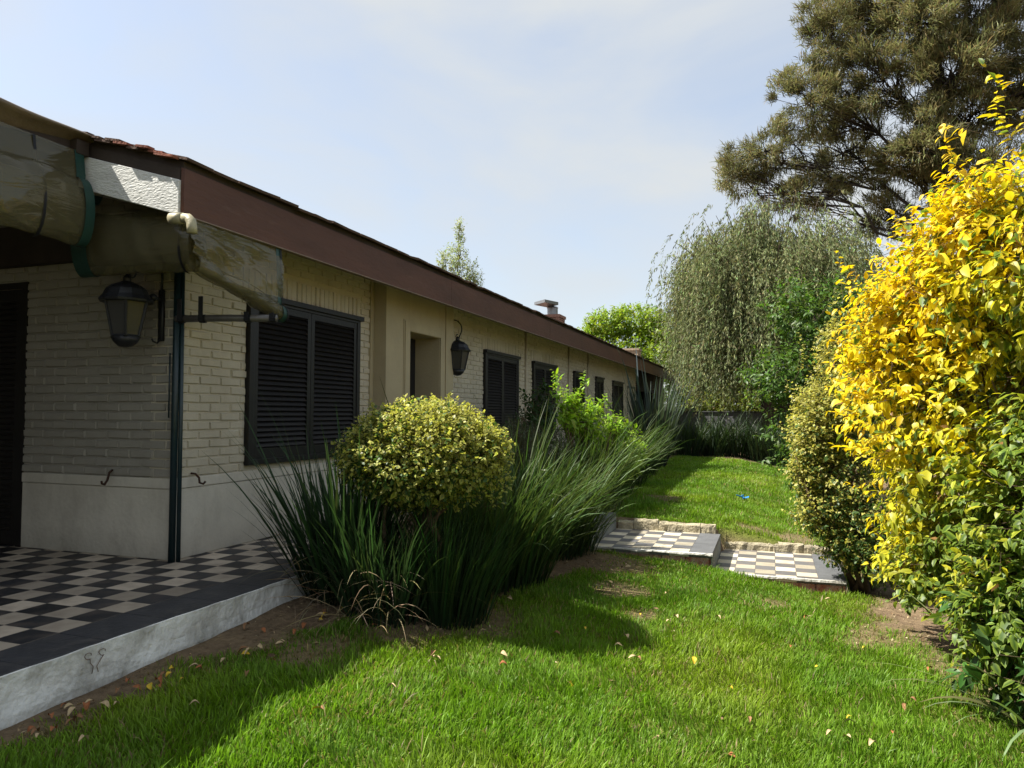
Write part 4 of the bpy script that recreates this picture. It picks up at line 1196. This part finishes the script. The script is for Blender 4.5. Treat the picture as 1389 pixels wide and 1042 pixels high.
# weeping tree
WX, WY = 3.55, 24.0
t = tree_base('weeping_tree', 'grey-green weeping tree with trailing strands before the garden end', (WX, WY, -.4))
b = MB()
tp = limb(b, (WX - .1, WY, -.5), (WX - .25, WY, 3.2), .26, .19, .1, 10)
limb(b, (WX + .45, WY + .3, -.5), (WX + .3, WY + .2, 2.6), .2, .15, .1, 10)
strP, strL, strA = [], [], []
for i in range(245):
    a = rng.uniform(0, 2 * math.pi); rr = math.sqrt(rng.random())
    lev = [0, 0, .9, 1.9, 3.0][i % 5]
    ex_, ey_ = 3.9 * (1 - .04 * lev), 3.3
    p1 = np.array([WX + .1 + rr * math.cos(a) * ex_, WY + rr * math.sin(a) * ey_, 8.75 - 2.5 * rr ** 2.2 - lev + rng.normal(0, .22)])
    p0 = np.array([WX - .15, WY, 2.6 + rng.uniform(0, 1.2)])
    mid = p0 * .5 + p1 * .5 + np.array([0, 0, 1.2 * rr])
    tt = np.linspace(0, 1, 9)[:, None]
    pts = (1 - tt) ** 2 * p0 + 2 * tt * (1 - tt) * mid + tt ** 2 * p1
    b.tube(pts, np.linspace(.04, .008, 9), 5)
    for k in range(19):
        f = rng.uniform(.62, 1.0) if k else 1.0; q = pts[int(f * 8)] + rng.normal(0, .26, 3)
        strP.append(q); strL.append(rng.uniform(1.1, 3.2)); strA.append(a + rng.normal(0, .7))
strP = np.array(strP); strL = np.array(strL); strA = np.array(strA)
strL = np.minimum(strL, np.maximum(.5, strP[:, 2] - rng.uniform(1.0, 2.2, len(strP))))
per = 42; n = len(strP) * per
s = np.tile(np.linspace(0, 1, per), len(strP)) + rng.normal(0, .01, n)
SP = np.repeat(strP, per, 0); SL = np.repeat(strL, per); SA = np.repeat(strA, per)
hor = np.stack([np.cos(SA), np.sin(SA), 0 * SA], 1)
outw = (1 - np.exp(-3.0 * s)) * .40 * SL ** .6
pos = SP + hor * outw[:, None] + np.array([0, 0, 1.0]) * (-(s ** 1.35) * SL + .12 * np.sin(np.clip(s * 6, 0, 3.14)))[:, None]
pos += np.repeat(rng.normal(0, .07, (len(strP), 3)), per, 0) * s[:, None] + rng.normal(0, .018, (n, 3))
D = norm(hor * .35 + rng.normal(0, .38, (n, 3)) + np.array([0, 0, -.85]))
V, F_, C = leaves(pos, D, norm(rng.normal(0, 1, (n, 3)) + np.array([-.3, -.6, .3])),   .15 * np.exp(rng.normal(0, .2, n)), .036, jcol((.135, .155, .062), n, .4), jcol((.18, .20, .09), n, .4), 'card', .15)
npmesh('crown', V, F_, M_needle, t, C)
b.build('trunk', M_bark, t, True)

# casuarina: very tall feathery olive-brown tree
CX, CY = 11.2, 38.0
t = tree_base('feathery_conifer', 'towering olive-brown feathery conifer rising behind the weeping tree', (CX, CY, -.5))
b = MB()
trunk = limb(b, (CX, CY, -.6), (CX + .6, CY, 27), .5, .12, .06, 12, 12)
PX_ = [((3.4, 38, 15.3), (1.9, 2.2, 1.6)), ((2.0, 38, 14.1), (1.5, 1.8, 1.2)), ((5.6, 37, 17.3), (2.2, 2.4, 2.0)), ((7.2, 39, 15.0), (2.4, 2.6, 1.8)), ((6.6, 37.5, 20.6), (2.0, 2.4, 2.0)), ((9.0, 37, 17.8), (2.6, 2.6, 2.2)),
       ((8.4, 38, 22.5), (2.5, 2.6, 2.2)), ((10.5, 36.5, 20.2), (2.2, 2.4, 1.9)), ((12.0, 38, 23.5), (2.8, 2.8, 2.4)), ((13.5, 37.5, 19.5), (2.6, 2.6, 2.4)), ((13.0, 38, 16.0), (2.6, 2.6, 2.2)), ((10.0, 37.5, 14.0), (2.6, 2.4, 1.7)),
       ((7.0, 37.8, 25.0), (1.9, 2.2, 1.8)), ((10.4, 38, 26.5), (2.6, 2.6, 2.0)), ((15.5, 38, 22.5), (2.4, 2.6, 2.6)), ((16, 38, 17.0), (2.4, 2.6, 2.6)), ((5.2, 38.5, 13.0), (2.0, 2.0, 1.2)), ((12.5, 37, 12.5), (2.4, 2.4, 1.6)), ((9.4, 39, 11.6), (1.6, 2.0, 1.2)), ((11.6, 36, 17.2), (2.2, 1.8, 2.2)), ((11.2, 35.8, 22.6), (2.2, 1.8, 2.0)), ((14.6, 36.5, 25.5), (2.4, 2.2, 2.2)), ((10.8, 36.2, 14.2), (1.8, 1.6, 1.5))]
parts = []
for c, r in PX_:
    c = np.array(c); r = np.array(r)
    root_ = np.array([CX + .3, CY, max(4.0, c[2] - 2.2 - .25 * abs(c[0] - CX))])
    br = limb(b, root_, c, .09, .035, .28, 6, 8)
    npad = int(32 * r[0] * r[2] / 3.2) + 10
    dd = sph(npad); pc = c + dd * r * rng.uniform(.35, 1.05, npad)[:, None]
    for q in range(npad):
        limb(b, br[rng.integers(3, 8)], pc[q], .035, .010, .3, 4, 5)
        k = 130; od = norm(dd[q] * .7 + np.array([0, 0, .25]))
        pr_ = rng.uniform(.35, .80)
        bp = pc[q] + sph(k) * rng.random(k)[:, None] ** .5 * np.array([pr_, pr_, pr_ * .62])
        dr = norm(od * .8 + rng.normal(0, .55, (k, 3)) + np.array([0, 0, .15]))
        hz_ = np.arctan2(dr[:, 1], dr[:, 0]); th = np.arccos(np.clip(dr[:, 2], -1, 1))
        tone = np.exp(rng.normal(0, .16))
        v, f, cc = ribbons(bp, hz_, th, th + rng.uniform(.1, .9, k), rng.uniform(.22, .55, k), .046, 2, jcol(np.array([.26, .25, .12]) * tone, k, .22), jcol(np.array([.125, .122, .055]) * tone, k, .2), 1.0)
        parts.append((v, f, cc))
V, F_, C = cat_mesh(parts)
npmesh('crown', V, F_, M_needle, t, C)
b.build('trunk', mat('dark_bark', (.05, .042, .035), .95, .5, 6, .6, 15), t, True)


def simple_tree(name, label, base, lobes, n, L, cm, ce, per=8, tl=.5, trunk_r=.15, group=None, up=.3, r0=.6, m=None, limb_r=.05):
    t = tree_base(name, label, base, 'tree', group)
    P, D = lobe_points(lobes, n, r0, 1.08); D = norm(D + np.array([0, 0, up]) + rng.normal(0, .4, D.shape)); nn = len(P) * per
    V, F_, C = twig_foliage(P, D, per, tl, L, L * .55, jcol(cm, nn), jcol(ce, nn), .9, .2, 'card', .1)
    npmesh('crown', V, F_, m or M_leaf, t, C)
    b = MB(); zc = min(c[2] for c, r in lobes); ctr = np.mean([c for c, r in lobes], axis=0)
    limb(b, np.array(base) - np.array([0, 0, .1]), (base[0] * .5 + ctr[0] * .5, base[1] * .5 + ctr[1] * .5, zc), trunk_r, trunk_r * .6, .08, 8)
    for c, r in lobes: limb(b, (base[0] * .5 + ctr[0] * .5, base[1] * .5 + ctr[1] * .5, zc * .85), np.array(c) + np.array([0, 0, r[2] * .6]), limb_r, limb_r * .3, .2, 5)
    b.build('trunk', M_bark, t, True)


# slim poplar beyond the roof
simple_tree('poplar_tree', 'slim pale poplar rising behind the brown roof edge', (-17.6, 45, -.3), [((-17.6, 45, 14.2), (.50, .6, 1.3)), ((-17.9, 45, 12.6), (1.0, 1.0, 1.2)), ((-17.3, 45, 11.2), (1.4, 1.2, 1.5)), ((-18.9, 45, 12.2), (.55, .7, 1.1)), ((-16.5, 45, 10.2), (.9, .9, 1.5)), ((-17.6, 45, 9.0), (2.0, 1.4, 1.6))], 1100, .15, (.25, .30, .13), (.32, .36, .2), 8, .5, .2, r0=.5, up=.8)
# round maple-like tree
simple_tree('round_tree', 'bright yellow-green rounded tree beyond the far chimney', (-5.5, 46, -.3), [((-6.8, 45, 7.1), (1.8, 1.8, 1.2)), ((-5.0, 46, 7.4), (2.2, 2.0, 1.3)), ((-3.2, 46, 6.6), (1.8, 2.0, 1.3)), ((-5.8, 45, 5.2), (2.4, 2.2, 1.4)), ((-3.0, 45, 4.8), (2.4, 2.2, 1.5)), ((-8.2, 45, 6.0), (1.3, 1.4, 1.1)), ((-7.8, 45, 4.6), (1.6, 1.6, 1.3))], 3000, .24, (.19, .28, .025), (.25, .35, .035), 8, .55, .22, up=.5)
simple_tree('dark_tree', 'dark green tree between the roof end and the weeping tree', (-1.0, 40, -.3), [((-1.2, 40, 4.2), (1.8, 1.8, 1.6)), ((.2, 40, 3.0), (2.0, 1.8, 1.8)), ((-1.8, 40, 2.4), (2.0, 1.8, 1.6))], 600, .22, (.05, .085, .022), (.07, .11, .03), 8, .5, .2)
# sunlit shrubs behind the garden wall
for i, (x, y, z, sx, sz) in enumerate(((.9, 29.5, 1.9, 1.1, 1.1), (2.3, 30, 1.8, 1.3, 1.2), (3.9, 30.5, 1.7, 1.2, 1.0))):
    shrub('wall_shrub', ['yellow-green shrub behind the left part of the garden wall', 'yellow-green shrub behind the middle of the garden wall', 'yellow-green shrub behind the garden wall near the weeping tree trunk'][i], [((x, y, z), (sx, .9, sz)), ((x + .4, y, z - .9), (sx, .9, sz))], (x, y, -.3), 260, 8, .3, .16, .085, (.16, .21, .025), (.24, .28, .035), kind='card', group='shrubs behind the garden wall', r0=.6)
# dark evergreens closing the garden on the right and far side
for i, (x, y, z, sx, sz) in enumerate(((6.2, 25.5, 1.9, 1.9, 2.6), (8.8, 24.5, 2.3, 2.2, 2.9), (8.0, 16, 2.0, 1.9, 2.5), (8.6, 11.0, 1.6, 1.6, 2.1), (12.0, 23, 2.8, 2.6, 3.4), (4.4, -9.2, 5.0, 3.0, 6.8), (.2, -9.0, 5.2, 3.0, 7.2), (-3.9, -9.4, 4.8, 2.8, 6.6))):  # those behind the camera are unseen, added to keep sky light off the porch
    simple_tree('evergreen_tree', ['dense dark evergreen beside the weeping tree trunk', 'dense dark evergreen hidden mostly behind the leafy tree', 'dark evergreen beyond the leafy tree on the right', 'dark evergreen behind the golden shrub', 'tall dark evergreen at the right boundary', 'added unseen evergreen blocking sky light behind the viewpoint', 'added unseen evergreen behind the viewpoint shading the porch', 'added unseen evergreen behind the viewpoint shading the porch end'][i], (x, y, -.5), [((x, y, z), (sx, sx, sz)), ((x - .5, y, z - .8), (sx, sx, sz * .7))], 420, .2, (.03, .055, .018), (.04, .075, .022), 9, .5, .15, 'dark evergreens on the right', r0=.5)
for i, (x, y, h_) in enumerate(((-14, 62, 6), (-3, 66, 5), (6, 64, 6), (16, 62, 8), (26, 56, 9), (-26, 60, 6))):
    simple_tree('distant_tree', ['distant green tree left of the poplar', 'distant green tree beyond the rounded tree', 'distant tree behind the weeping tree', 'distant tree behind the feathery conifer', 'distant tree at the far right', 'distant tree at the far left'][i], (x, y, -.3), [((x, y, h_ * .55), (5.5, 4, h_ * .45)), ((x + 3, y, h_ * .4), (4, 3, h_ * .4))], 420, .5, (.06, .10, .03), (.08, .13, .035), 8, .9, .3, 'distant trees')

# garden end wall
gw = thing('garden_wall', 'low grey rendered wall closing the far end of the garden', 'wall', (2, 26.2, -.3))
MB().box(-.8, 26.1, -.6, 15, 26.3, 1.20).build('wall_face', M_gwall, gw)
MB().box(-.82, 26.07, 1.201, 15.02, 26.33, 1.25).build('coping', mat('dark_coping', (.10, .10, .11), .85, .3, 5), gw, bevel=.01)

# ------------------------------------------------------------------ small things on the lawn
def leaf_mesh_obj(name, L, W, curl, color, mtl):
    n1_, n2_ = 7, 5
    G = np.zeros((n1_, n2_, 3))
    for i in range(n1_):
        u = i / (n1_ - 1); w = W * math.sin(math.pi * min(1, u * .93 + .05)) ** .8
        for j in range(n2_):
            v = j / (n2_ - 1) - .5
            G[i, j] = (L * (u - .5), w * v * math.cos(curl * v * 2), .006 + curl * .35 * w * abs(v) * 2 + .012 * math.sin(u * 4) + curl * .02 * u)
    b = MB().grid(G); return b


LS = .72
specs = {'brown': ('curled dry brown fallen leaf lying on the lawn', mat('dry_leaf_brown', (.27, .14, .065), .8, .4, 60), .075, .045, .8),
         'tan': ('pale tan dry fallen leaf lying on the lawn', mat('dry_leaf_tan', (.48, .36, .20), .8, .3, 60), .08, .04, .6),
         'yellow': ('yellow fallen leaf lying on the lawn', mat('fallen_leaf_yellow', (.62, .42, .03), .6, .25, 50), .07, .038, .45),
         'rust': ('small rust-coloured fallen leaf lying near the patio curb', mat('fallen_leaf_rust', (.33, .12, .045), .8, .4, 60), .06, .045, .7)}
proto = {}
spots = [('tan', .92, 1.18), ('brown', .98, .24), ('yellow', 1.51, .09), ('tan', 1.65, 1.02), ('tan', 1.68, 1.0), ('brown', 1.62, 1.04), ('tan', 2.69, 1.64), ('brown', 2.72, 1.66), ('tan', 1.01, -.13), ('rust', .53, -.28), ('tan', 3.87, 1.54), ('yellow', 3.25, 1.61),
         ('yellow', 1.15, 1.75), ('yellow', 1.25, 1.7), ('rust', .62, .05), ('brown', .58, .12), ('yellow', .60, .02), ('rust', .55, -.02), ('brown', .50, -.1), ('tan', .68, .22), ('brown', .72, .55), ('rust', .95, .5), ('tan', .80, .75), ('yellow', 2.3, 2.0), ('brown', 1.52, .12), ('yellow', 2.45, 1.05), ('rust', 2.05, 1.1), ('tan', 2.0, 1.25), ('rust', 3.3, .75), ('yellow', 3.75, 2.35), ('tan', 3.95, 1.3), ('rust', 3.9, .95), ('brown', 4.2, 1.9), ('yellow', 4.1, 3.0), ('brown', .45, .9), ('brown', .9, 1.45), ('rust', 1.1, 1.3)]
for _ in range(70):
    k = ['brown', 'tan', 'rust', 'tan', 'yellow'][rng.integers(5)]
    if rng.random() < .62: yq = rng.uniform(-.6, 1.5); spots.append((k, .40 + .18 * max(0, yq) + abs(rng.normal(0, .22)), yq))
    else: spots.append((k, rng.uniform(1.0, 4.6), rng.uniform(.3, 4.5)))
for k, x, y in spots:
    lab, mt, L, W, cu = specs[k]
    if k == 'rust': pass
    if k not in proto:
        proto[k] = leaf_mesh_obj('fallen_leaf', L, W, cu, None, mt).build('fallen_leaf', mt, None, True); o = proto[k]
    else:
        o = proto[k].copy(); COL.objects.link(o)
    gp = float(grass_prob(np.array([x]), np.array([y]))[0])
    o.location = (x, y, float(gz(x, y)) + .006 + .036 * gp)
    sc_ = float(rng.uniform(.42, .9)); o.scale = (sc_, sc_, sc_ * float(rng.uniform(.7, 1.6)))
    o.rotation_euler = (float(rng.normal(0, .35)), float(rng.normal(0, .35)), float(rng.uniform(0, 6.28)))
    tag(o, lab if k != 'rust' else 'small rust-coloured fallen leaf lying on the grass', 'leaf', 'fallen leaves on the lawn')

b = MB(); nn_ = 7
for q in range(4):
    a = q * 1.6
    b.obox((3.04 + .05 * math.cos(a), 9.66 + .05 * math.sin(a), float(gz(3.04, 9.66)) + .06 + .012 * q), (.05 * math.cos(a), .05 * math.sin(a), .015), (-.016 * math.sin(a), .016 * math.cos(a), .008), (0, 0, .006))
o = b.build('plastic_scrap', M_blue, None, bevel=.003); tag(o, 'small blue plastic scrap lying on the sunny far lawn', 'scrap')
